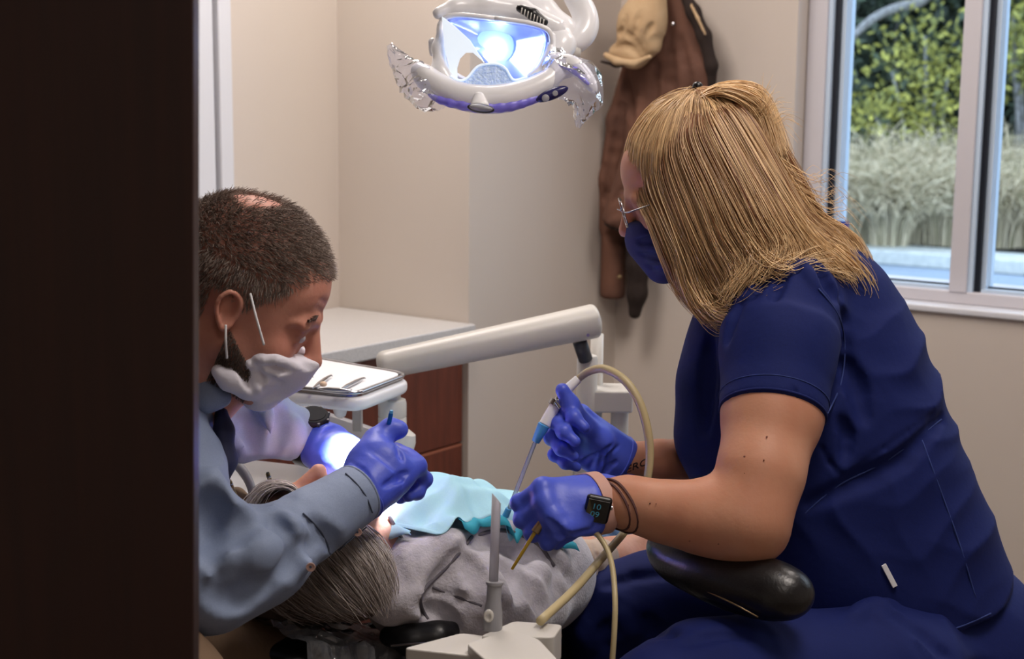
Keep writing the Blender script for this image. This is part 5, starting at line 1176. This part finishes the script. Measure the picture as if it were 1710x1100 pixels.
g2_ = Frame(P(528, 738, 2.14), P(592, 778, 2.085) - P(528, 738, 2.14), U * .80 - FH * .55 + R * .2, 1.0, left=True)
S = Solid(.0022)
hand(S, g2_, [(50, 60, 30), (45, 55, 30), (50, 60, 40), (55, 70, 45)], [], g=1.1)
S.chain(G_((535, 755, 2.11), (556, 780, 2.07), (578, 800, 2.05)), [.018, .014, .011], k=.012)
S.ell(P(560, 758, 2.11), [.040, .032, .026], np.array([g2_.x, g2_.y, g2_.z]), k=.02)
S.cyl(P(512, 733, 2.147), P(550, 748, 2.12), .0335, .036, k=.01)
GF = S; S.make('glove', MT['glove'], ma)
# dentist's watch
ax_ = nz(P(545, 740, 2.135) - P(505, 728, 2.145)); wcen = P(521, 734, 2.145)
wb = GF.band(wcen, ax_, .020, .003, MT['black'], 'watch_strap', ma, .0006); wb['label'] = 'black watch strap'
wz = nz(U * .86 + FH * .1 - FW * .45); wz = nz(wz - ax_ * (wz @ ax_)); wyy = np.cross(wz, ax_)
wcc = wcen + wz * .037 + ax_ * .002
MT['dull'] = mat('matte_watch_black', (22, 23, 30), .7, spec=.2)
lathe('watch_case', wcc, wz, [(0, .021), (.002, .0225), (.007, .0225), (.009, .021), (.0095, .018)], MT['dull'], wb, n=32)
lathe('watch_glass', wcc + wz * .0096, wz, [(0, .0175), (.0008, .017)], MT['dull'], wb, n=32)
for a in np.linspace(0, 2 * np.pi, 8, endpoint=False): obox('bezel_lug', wcc + wz * .005 + (ax_ * math.cos(a) + wyy * math.sin(a)) * .0225, (ax_, wyy, wz), (.002, .002, .003), MT['dgrey'], wb, bev=.0006)
# trousers and shoes (lap below the sleeve)
S = Solid(.007)
S.chain([P(150, 1120, 1.95), P(330, 1130, 1.93), P(440, 1140, 1.95)], [.15, .095, .07], k=.04); S.chain([P(150, 1120, 1.75), P(240, 1180, 1.62), P(330, 1240, 1.60)], [.13, .09, .07], k=.04)
k1, k2 = P(440, 1140, 1.95), P(330, 1240, 1.60)
for kk in (k1, k2): S.chain([kk, kk * [1, 1, .5] - R * .05, kk * [1, 1, 0] - R * .05 + U * .10], [.065, .055, .048], k=.03)
S.make('trousers', MT['khaki'], ma)
for kk in (k1, k2):
    b0 = kk * [1, 1, 0] - R * .05
    Solid(.006).chain([b0 + U * .05, b0 + U * .035 + R * .15], [.05, .035], k=.03).cut(b0 + U * .002, -U, .004).make('shoe', MT['black'], ma)

# ------------------------------------------------------------------ the patient
pa_ = person(800, 1000, 2.2, 'grey haired patient lying back in the dental chair in grey fleece jacket')
pf = Frame(P(514, 912, 2.0), U * .95 - FH * .12 - R * .12, -R * .88 - FH * .36 - U * .10, .94)
S = Solid(.004)
head(S, pf)
S.chain([pf(-.03, 0, -.06), P(640, 925, 2.05), P(700, 935, 2.1)], [.056, .055, .065], k=.02)
S.chain([P(725, 945, 2.17), P(840, 955, 2.27), P(950, 970, 2.42)], [.10, .10, .09], k=.04)
S.chain([P(740, 970, 2.1), P(900, 1005, 2.12), P(945, 980, 2.22), P(1000, 938, 2.33)], [.03, .026, .024, .026], k=.02)
ph1 = Frame(P(1000, 932, 2.34), R * .9 - U * .05 + FH * .3, U * .7 - FH * .7, .95)
hand(S, ph1, [(20, 35, 20), (22, 35, 20), (25, 38, 22), (30, 40, 25)], [ph1(.02, .025, -.005), ph1(.05, .045, -.012), ph1(.075, .045, -.02)], k=.005)
ph2 = Frame(P(900, 925, 2.62), R * .9 - U * .25 - FH * .1, U * .8 - FH * .5, .95, left=True)
hand(S, ph2, [(15, 30, 20)] * 4, [ph2(.02, .025, -.005), ph2(.05, .045, -.012)], k=.005)
S.chain([P(725, 945, 2.2), P(800, 930, 2.5), P(905, 926, 2.62)], [.04, .04, .03])
PB = S; pb = S.make('body', MT['skin_p'], pa_)
bm_ = bmesh.new(); bm_.from_mesh(pb.data); seen = set(); comps = []
for v in bm_.verts:
    if v.index in seen: continue
    st_ = [v]; cc_ = []; seen.add(v.index)
    while st_:
        q0 = st_.pop(); cc_.append(q0)
        for e in q0.link_edges:
            o_ = e.other_vert(q0)
            if o_.index not in seen: seen.add(o_.index); st_.append(o_)
    comps.append(cc_)
comps.sort(key=len)
for cc_ in comps[:-1]:
    for v in cc_: bm_.verts.remove(v)                 # loose crumbs inside the solid
bm_.to_mesh(pb.data); bm_.free()
bax = nz(P(950, 955, 2.42) - P(725, 930, 2.14)); bcr = nz(np.cross(bax, U)); bup = np.cross(bcr, bax)    # along body, toward the camera side, up
if bcr @ FH > 0: bcr = -bcr
bup = bup if bup[2] > 0 else -bup
c0_ = P(700, 935, 2.12)
S = Solid(.005)
S.chain([P(722, 928, 2.16), P(835, 950, 2.27), P(868, 985, 2.38)], [.150, .136, .084], k=.05, flat=(bup, .72))
S.chain([P(690, 985, 2.03), P(780, 1000, 2.03), P(855, 1018, 2.07), P(898, 1012, 2.13), P(926, 990, 2.20)], [.072, .069, .052, .036, .026], k=.03)
S.chain([P(690, 900, 2.3), P(800, 925, 2.45), P(870, 945, 2.55)], [.06, .06, .045], k=.03)
S.cap(P(690, 930, 2.10), P(660, 940, 2.06), .075, .06, k=.03)
S.chain([P(655, 990, 1.97), P(700, 955, 1.985), P(745, 925, 2.0), P(775, 912, 2.03)], [.040, .042, .036, .024], k=.012)
S.chain([P(655, 1000, 1.96), P(685, 1005, 1.945), P(700, 1022, 1.94)], [.036, .022, .010], k=.012)
S.stroke([(795, 895), (772, 925), (748, 962), (728, 985), (722, 1010), (730, 1040)], .012, depth=.2, k=.010, res=24)
S.stroke([(775, 985), (800, 1000), (815, 1020)], .012, ridge=True, depth=.5, k=.016)
S.noise(folds(R * .3 + U, R, .085, .006, P(860, 960, 2.0), .14, 1.1)).noise(folds(R, U, .09, .004, P(700, 960, 1.95), .1, .2))
for pts, r_, rg in (([(790, 905), (830, 900), (880, 925), (920, 960)], .012, 0), ([(800, 890), (850, 885), (905, 915), (945, 950)], .012, 1), ([(840, 940), (860, 960), (875, 1000)], .011, 0), ([(860, 925), (900, 955), (940, 985)], .010, 1),
                    ([(720, 985), (780, 1005), (840, 1020)], .006, 0), ([(770, 930), (800, 960), (805, 1000)], .010, 0), ([(880, 960), (900, 990), (910, 1020)], .010, 0), ([(700, 1010), (740, 1030), (755, 1050)], .009, 0)):
    S.stroke(pts, r_, depth=.25 if not rg else .55, ridge=bool(rg), k=r_ * 1.6, res=14)
jk = S.make('fleece_jacket', MT['fleece'], pa_); JS = S
surf_tube(JS, [(788, 896), (765, 925), (738, 955), (712, 978), (701, 1000), (706, 1020), (714, 1034)], .0028, MT['piping'], 'lapel_piping', jk, lift=-.0005)
surf_tube(JS, [(795, 893), (840, 885), (895, 905), (925, 945)], .0032, MT['piping'], 'front_piping', jk, lift=-.001)
surf_tube(JS, [(722, 980), (760, 995), (805, 1012)], .0022, MT['piping'], 'pocket_seam', jk)
S = Solid(.004); S.chain([P(895, 920, 2.27), P(930, 945, 2.27), P(955, 965, 2.28)], [.026, .032, .024], k=.02, flat=(FW, .6)); S.make('jacket_lining', MT['fleecedark'], pa_)
S = Solid(.003); S.chain([P(945, 958, 2.24), P(972, 945, 2.28), P(1000, 933, 2.33)], [.036, .036, .033], k=.02)
for i in range(4): S.stroke([(956 + i * 12, 908), (964 + i * 12, 935), (966 + i * 12, 965)], .0035, depth=.2, k=.004)
S.make('knit_cuff', MT['cuffstripe'], pa_)
S = Solid(.006)
S.chain([P(960, 975, 2.45), P(1080, 945, 2.62), P(1230, 930, 3.0), P(1350, 960, 3.3)], [.11, .095, .08, .06], k=.04); S.chain([P(950, 950, 2.65), P(1040, 900, 2.85), P(1150, 880, 3.2), P(1280, 920, 3.4)], [.10, .09, .075, .055], k=.04)
for pts in ([(1000, 880), (1030, 890), (1060, 905)], [(1035, 880), (1060, 900), (1080, 925)]): S.stroke(pts, .008, depth=.2, k=.01)
S.make('jeans', MT['jeans'], pa_)
for (x, y, D) in ((1350, 960, 3.3), (1280, 920, 3.4)):
    b0 = P(x, y, D); Solid(.006).chain([b0 + U * .0, b0 + R * .06 + U * .13], [.05, .035], k=.02).make('shoe', MT['black'], pa_)
# hair
S = Solid(.004)
S.ell(pf(-.035, 0, .035), [.075, .080, .092], pf.A, k=.02); S.ell(pf(.03, 0, .075), [.050, .066, .052], pf.A, k=.03)
S.chain([P(470, 930, 1.95), P(545, 960, 1.94), P(600, 985, 1.95)], [.05, .055, .04], k=.03)
S.ell(pf(.115, 0, -.02), [.05, .07, .09], pf.A, k=.01, sub=True)
gh = S.make('hair', MT['greybase'], pa_)
pg = [G_((418, 858, 1.97), (405, 910, 1.93), (430, 970, 1.90), (470, 1010, 1.90), (520, 1022, 1.92)),
      G_((440, 845, 1.93), (445, 900, 1.885), (480, 960, 1.87), (530, 1000, 1.88), (575, 1020, 1.9)),
      G_((470, 840, 1.91), (490, 890, 1.87), (530, 940, 1.86), (575, 985, 1.87), (610, 1015, 1.89)),
      G_((520, 850, 1.90), (545, 895, 1.865), (580, 935, 1.86), (610, 975, 1.875), (632, 1010, 1.89)),
      G_((575, 868, 1.905), (600, 900, 1.875), (622, 935, 1.87), (638, 975, 1.88), (640, 1005, 1.90)),
      G_((610, 880, 1.93), (632, 905, 1.90), (645, 935, 1.90), (648, 965, 1.91), (642, 995, 1.92))]
P1 = ropes(pg, 3400, 14, .006, .25); strands('loose_hair', P1, .0007, MT['greyhair'], gh, shade=np.clip(.08 + .13 * LASTU[0][:, None] + rng.normal(size=(3400, 1)) * .14 + np.linspace(0, .12, 14)[None, :], 0, 1))
tg = [G_((508, 832 + i * 2, 1.92 + i * .035), (482, 812, 1.92 + i * .035), (452, 812, 1.92 + i * .035), (428, 832, 1.92 + i * .035), (415, 868, 1.92 + i * .03), (425, 920, 1.91 + i * .02)) for i in range(5)]
P1 = ropes(tg, 1500, 14, .004, .15); strands('front_hair', P1, .0006, MT['greyhair'], gh, shade=shd(1500, .05))
# ---- bib lying on the chest
bb = thing('dental_bib', P(800, 850, 2.25), 'light blue paper bib spread over the patient\'s chest', 'bib')
NB, NC = 72, 60; V = []
bo = P(722, 928, 2.16)
ne = JS.on([(652, 880), (680, 906), (735, 893), (800, 880), (860, 890), (885, 908), (912, 935)], .0, 40)
nb, ncc = (ne - bo) @ bax, (ne - bo) @ bcr; so_ = np.argsort(nb); nb, ncc = nb[so_], ncc[so_]; print('bib edge', nb.round(3)[::8], ncc.round(3)[::8])
def drop(p, up=.22):
    """height of the jacket surface under point p, along the body's up direction"""
    T = np.arange(up, -.10, -.002); Wp = p + T[:, None] * bup; I = np.round((Wp - JS.lo) / JS.h).astype(int); ok = np.all((I >= 0) & (I < np.array(JS.G.shape)), axis=1)
    I = I[ok]; hit = np.nonzero(JS.G[I[:, 0], I[:, 1], I[:, 2]] < .002)[0]
    return T[ok][hit[0]] if len(hit) else -.02
HZ = np.zeros((NB, NC)); XY = {}
for i in range(NB):
    for j in range(NC):
        u_ = i / (NB - 1); v_ = j / (NC - 1); b_ = nb[0] + (nb[-1] + .06 - nb[0]) * u_
        lo_ = -.150; hi_ = np.interp(b_, nb, ncc) + .003 * math.sin(u_ * 26)
        cc_ = lo_ + (hi_ - lo_) * v_; p = bo + bax * b_ + bcr * cc_; XY[i, j] = p; HZ[i, j] = drop(p)
for _ in range(10):
    Q = HZ.copy(); Q[1:-1] = (HZ[:-2] + 2 * HZ[1:-1] + HZ[2:]) / 4; Q[:, 1:-1] = (Q[:, :-2] + 2 * Q[:, 1:-1] + Q[:, 2:]) / 4; HZ = np.maximum(Q, HZ - .004 if _ < 2 else Q)
for i in range(NB):
    for j in range(NC):
        u_ = i / (NB - 1); v_ = j / (NC - 1)
        zz = HZ[i, j] + .009 + .004 * math.sin(9 * u_ + 5 * v_) * v_ + .003 * math.sin(23 * u_ + 9 * v_ * v_)
        zz += .010 * math.exp(-((v_ - .66 - .10 * math.sin(5 * u_)) / .045) ** 2) * math.sin(math.pi * u_) + .008 * math.exp(-((v_ - .82 + .22 * (u_ - .5)) / .05) ** 2) * (u_ > .1) + .004 * math.sin(40 * u_ + 7 * v_) * v_ ** 3
        V.append(XY[i, j] + bup * zz)
F = [(i * NC + j, (i + 1) * NC + j, (i + 1) * NC + j + 1, i * NC + j + 1) for i in range(NB - 1) for j in range(NC - 1)]
o = mk('bib_sheet', V, F, MT['bib'], bb); md = o.modifiers.new('s', 'SOLIDIFY'); md.thickness = .0008
fo = [np.array(V[i * NC + NC - 2]) - bup * .001 for i in range(14, NB - 1)]
V2 = []
for i, p in enumerate(fo):
    wv = .5 + .5 * math.sin(i * .35); V2 += [p, p + bcr * (.008 + .004 * wv) - bup * .003, p + bcr * (.014 + .008 * wv) - bup * (.010 + .004 * wv)]
F2 = [(i * 3 + j, i * 3 + 3 + j, i * 3 + 4 + j, i * 3 + 1 + j) for i in range(len(fo) - 1) for j in range(2)]
o = mk('turned_edge', V2, F2, MT['bibblue'], bb); md = o.modifiers.new('s', 'SOLIDIFY'); md.thickness = .0008
tube('neck_strap', G_((650, 862, 2.02), (662, 884, 2.01), (676, 906, 2.0)), [.0025, .003, .0025], MT['piping'], bb, n=8)

# ================================================================== CHAIR, STOOL, HOSES, HAND-HELD TOOLS
ch = thing('dental_chair', np.array([*P(800, 1150, 2.3)[:2], 0]), 'black upholstered dental chair under the patient', 'dental chair')
S = Solid(.006)
bo2 = P(722, 928, 2.16) - bup * .165
S.chain([bo2 - bax * .02, bo2 + bax * .25, bo2 + bax * .50], [.215, .23, .24], k=.03, flat=(bup, .20))
S.chain([bo2 + bax * .5, bo2 + bax * .9 + U * .05, bo2 + bax * 1.35], [.24, .22, .20], k=.03, flat=(bup, .2))
S.make('backrest', MT['vinylblack'], ch)
hb_ = P(528, 1062, 2.0)
S = Solid(.004); S.ell(hb_ - bup * .025, [.12, .095, .034], np.array([bax, bcr, bup]), k=.02); S.make('headrest', MT['vinylblack'], ch)
tube('headrest_bar', [hb_ - bup * .04, hb_ + bax * .2 - bup * .06], .014, MT['steel'], ch, smoothpath=False)
tube('edge_trim', [P(652, 1078, 1.93), P(700, 1074, 1.92), P(770, 1072, 1.92)], .0016, MT['steel'], ch, n=8)
S = Solid(.004); S.chain([P(650, 1062, 1.97), P(690, 1070, 1.95), P(730, 1064, 1.95), P(755, 1052, 1.97)], [.014, .018, .018, .012], k=.02); S.make('shoulder_bolster', MT['vinylblack'], ch)
cb = bo2 + bax * .45
obox('column', (cb[0], cb[1], .26), (bax * [1, 1, 0], np.cross(U, nz(bax * [1, 1, 0])), U), (.10, .08, .24), MT['cream'], ch, bev=.02)
obox('base_plate', (cb[0], cb[1], .02), (bax * [1, 1, 0], np.cross(U, nz(bax * [1, 1, 0])), U), (.38, .22, .02), MT['cream'], ch, bev=.015)
# plastic cover over the headrest
g = np.random.default_rng(11); V = []; nu, nv = 34, 26
for i in range(nu):
    for j in range(nv):
        a = math.pi * (i / (nu - 1)); y = -1 + 2 * j / (nv - 1)                 # arch over the pad, open below
        rr = 1 + .06 * math.sin(9 * a + 4 * y) + .05 * math.sin(17 * y + 3 * a)
        p = hb_ - bup * .02 + bax * (.125 * y) + bcr * math.cos(a) * .118 * rr + bup * (math.sin(a) ** .6 * .042 * rr)
        if i < 6 or i > nu - 7: p = p - U * (.020 * ((6 - i) if i < 6 else (i - nu + 7)))
        V.append(p + g.normal(size=3) * .0022)
F = [(i * nv + j, i * nv + j + 1, (i + 1) * nv + j + 1, (i + 1) * nv + j) for i in range(nu - 1) for j in range(nv - 1)]
o = mk('headrest_cover', V, F, MT['bagdark'], None, smooth=False); tag(o, 'clear crinkled plastic cover over the headrest below the grey hair', 'plastic cover')

# assistant's stool with its padded arm
st = thing('assistant_stool', np.array([*P(1520, 1130, 2.14)[:2], 0]), 'black stool with a curved leather arm rest under the blonde woman\'s elbow', 'stool')
sx, sy = st.location[0], st.location[1]; zs = .535
lathe('seat', (sx, sy, zs - .07), U, [(0, .16), (.015, .19), (.045, .2), (.065, .19), (.072, .15)], MT['leather'], st)
lathe('gas_column', (sx, sy, .09), U, [(0, .035), (.2, .035), (.201, .022), (.38, .022)], MT['steel'], st)
for k in range(5):
    a = k * 2 * math.pi / 5 + .3; e = np.array([sx + .27 * math.cos(a), sy + .27 * math.sin(a), .075])
    lg = tube('leg', [(sx, sy, .10), e], [.022, .014], MT['black'], st, smoothpath=False)
    lathe('caster', e + np.array([-math.sin(a), math.cos(a), 0]) * -.015 - U * .045, (-math.sin(a), math.cos(a), 0), [(0, .026), (.002, .029), (.028, .029), (.03, .026)], MT['black'], lg)
S = Solid(.003)
S.chain([P(1104, 908, 1.96), P(1135, 935, 1.93), P(1190, 955, 1.88), P(1250, 975, 1.84), P(1318, 992, 1.80)], [.014, .024, .031, .033, .029], k=.02, flat=(U, .9), res=20)
S.make('arm_pad', MT['leather'], st)
tube('arm_bar', [P(1230, 1000, 1.90), P(1300, 1040, 2.0), P(1420, 1085, 2.15), np.array([sx, sy, zs - .075])], .011, MT['steel'], st)
tube('pad_trim', [P(1128, 962, 1.885), P(1170, 982, 1.845), P(1225, 1008, 1.805), P(1266, 1030, 1.79)], .0013, MT['brass'], st, n=8)

# suction wand in the far hand
sw = thing('suction_wand', P(930, 690, 2.05), 'white and light blue suction wand with clear straw in the raised far glove', 'suction wand')
def seg(name, a, b_, ra, rb, m, par=sw, cap=.15):
    a, b_ = np.array(a), np.array(b_); L = np.linalg.norm(b_ - a)
    return lathe(name, a, b_ - a, [(0, ra * .8), (L * .04, ra), (L * .96, rb), (L, rb * .85)], MT[m], par, n=18)
Dq = lambda x, y, D=2.045: P(x, y, D)
seg('ferrule', Dq(966, 632, 2.052), Dq(946, 651, 2.05), .0062, .0075, 'white')
seg('swivel', Dq(946, 651, 2.05), Dq(931, 670, 2.047), .0060, .0062, 'steel')
seg('handle', Dq(931, 670, 2.047), Dq(909, 710, 2.043), .0078, .0085, 'white')
seg('collar', Dq(930, 669, 2.047), Dq(925, 678, 2.046), .0092, .0092, 'steel')
seg('lever', Dq(936, 681, 2.035), Dq(928, 670, 2.035), .0028, .0028, 'steel')
seg('nozzle', Dq(909, 708, 2.043), Dq(894, 738, 2.045), .0088, .0058, 'blueplastic')
seg('straw', Dq(894, 737, 2.045), Dq(850, 850, 2.075), .0029, .0031, 'clear')
seg('tip', Dq(850, 848, 2.075), Dq(844, 862, 2.08), .0046, .0050, 'blueplastic')
ho = tube('suction_hose', [P(966, 632, 2.052), P(984, 620, 2.04), P(1010, 616, 2.02), P(1042, 634, 2.0), P(1066, 668, 1.99), P(1080, 712, 1.985), P(1085, 755, 1.985), P(1081, 800, 1.985), P(1068, 845, 1.985), P(1045, 885, 1.97), P(1008, 928, 1.92), P(958, 985, 1.80), P(902, 1037, 1.70)], [.0050, .0055, .0060, .0060, .0060, .0060, .0058, .0055, .0052, .0052, .0054, .0054, .0054], MT['hose'], None, n=16, res=110)
tag(ho, 'thick beige suction hose looping up over both forearms', 'hose')
# air water syringe in the near hand
sy_ = thing('air_water_syringe', P(905, 870, 1.86), 'syringe with a yellow tip pointing down from the near glove with the watch', 'syringe')
seg('metal_collar', P(912, 862, 1.862), P(893, 889, 1.86), .0050, .0058, 'brass', sy_)
seg('yellow_tip', P(894, 887, 1.86), P(855, 950, 1.875), .0026, .0020, 'yellow', sy_)
seg('button', P(908, 845, 1.855), P(911, 838, 1.855), .0048, .0042, 'steel', sy_)
th_ = tube('syringe_hose', [P(985, 880, 1.875), P(1000, 895, 1.87), P(1014, 918, 1.86), P(1023, 950, 1.84), P(1027, 1000, 1.81), P(1026, 1050, 1.80), P(1022, 1110, 1.80)], .0036, MT['hose'], None, n=12, res=60)
tag(th_, 'thin beige hose hanging straight down from the near glove', 'hose')
# blue stick in the dentist's hand
pk = thing('blue_applicator', P(651, 706, 1.905), 'small blue stick held in the dentist\'s near glove', 'dental applicator')
seg('shaft', P(646, 722, 1.915), P(653, 690, 1.90), .0030, .0030, 'pen', pk); seg('end', P(653, 690, 1.90), P(654, 685, 1.899), .0026, .0022, 'blueplastic', pk)

# suction holder in the foreground
hl = thing('suction_holder', np.array([*P(800, 1090, 1.66)[:2], P(800, 1090, 1.66)[2]]), 'off white suction holder arm in the foreground below the patient', 'suction holder')
Zh = P(820, 1058, 1.70)[2]
def slab(name, px, th, m, bev=.007, rr=.008, Z0=Zh):
    return prism(name, roundpoly([atz(x, y, Z0) for x, y in px], rr, 5), (0, 0, -th), MT[m], hl, bev=bev)
slab('left_block', [(672, 1082), (770, 1056), (840, 1064), (800, 1096)], .042, 'cream')
slab('right_block', [(800, 1062), (858, 1036), (940, 1042), (925, 1064)], .040, 'cream', Z0=Zh + .006)
slab('middle_block', [(778, 1074), (850, 1050), (900, 1066), (960, 1130), (860, 1170), (820, 1110)], .03, 'cream', Z0=Zh + .010)
a0 = P(960, 1180, 1.55); tube('support_arm', [a0 * 1, np.array([*a0[:2], .30]), np.array([*(a0 + FH * .6)[:2], .25])], .018, MT['cream'], hl, smoothpath=False)
hv = thing('evacuator_tip', P(824, 1045, 1.70), 'clear upright suction tube standing in the foreground holder', 'suction tube')
lathe('valve_body', P(822, 1052, 1.70), P(826, 972, 1.70) - P(822, 1052, 1.70), [(0, .0110), (.004, .0116), (.022, .0108), (.036, .0086), (.052, .0086), (.0535, .0102), (.056, .0102), (.057, .0070)], MT['grey'], hv, n=26)
S = Solid(.001); S.ell(P(816, 1028, 1.688), [.0060, .0030, .0078], np.array([R, FW, UPV])); S.ell(P(815, 1030, 1.6855), [.0034, .003, .0044], np.array([R, FW, UPV]), k=.001, sub=True); S.make('valve_lever', MT['cream'], hv)
hd = nz(P(829, 822, 1.70) - P(824, 976, 1.70)); hr = .0054; nq = 20; pa0 = P(824, 976, 1.70); pa1 = P(829, 832, 1.70); V = []
q1 = nz(np.cross(hd, FW)); q2 = np.cross(hd, q1)
for (pp, rr, tl_) in ((pa0, hr, 0), (pa1, hr, 1), (pa1, hr * .8, 1), (pa0, hr * .8, 0)):
    for k in range(nq):
        a = 2 * math.pi * k / nq; off = q1 * math.cos(a) * rr + q2 * math.sin(a) * rr
        V.append(pp + off + tl_ * hd * (off @ R) * -1.1)
F = [(r_ * nq + k, r_ * nq + (k + 1) % nq, ((r_ + 1) % 4) * nq + (k + 1) % nq, ((r_ + 1) % 4) * nq + k) for r_ in range(4) for k in range(nq)]
fix(mk('clear_tube', V, F, MT['hve'], hv))
# black cord bunch hanging behind the woman's chest
S = Solid(.003); S.chain([P(1156, 640, 2.34), P(1148, 670, 2.34), P(1148, 700, 2.34)], [.010, .014, .010], k=.01); lan = S.make('cord_bunch', mat('black_cord', (24, 22, 26), .9), wo)
for (x, y) in ((1127, 716), (1128, 728), (1136, 727)): tube('cord_end', [P(1150, 700, 2.34), P((1150 + x) / 2, y - 10, 2.34), P(x, y, 2.34)], .0014, MT['black'], lan, n=6)
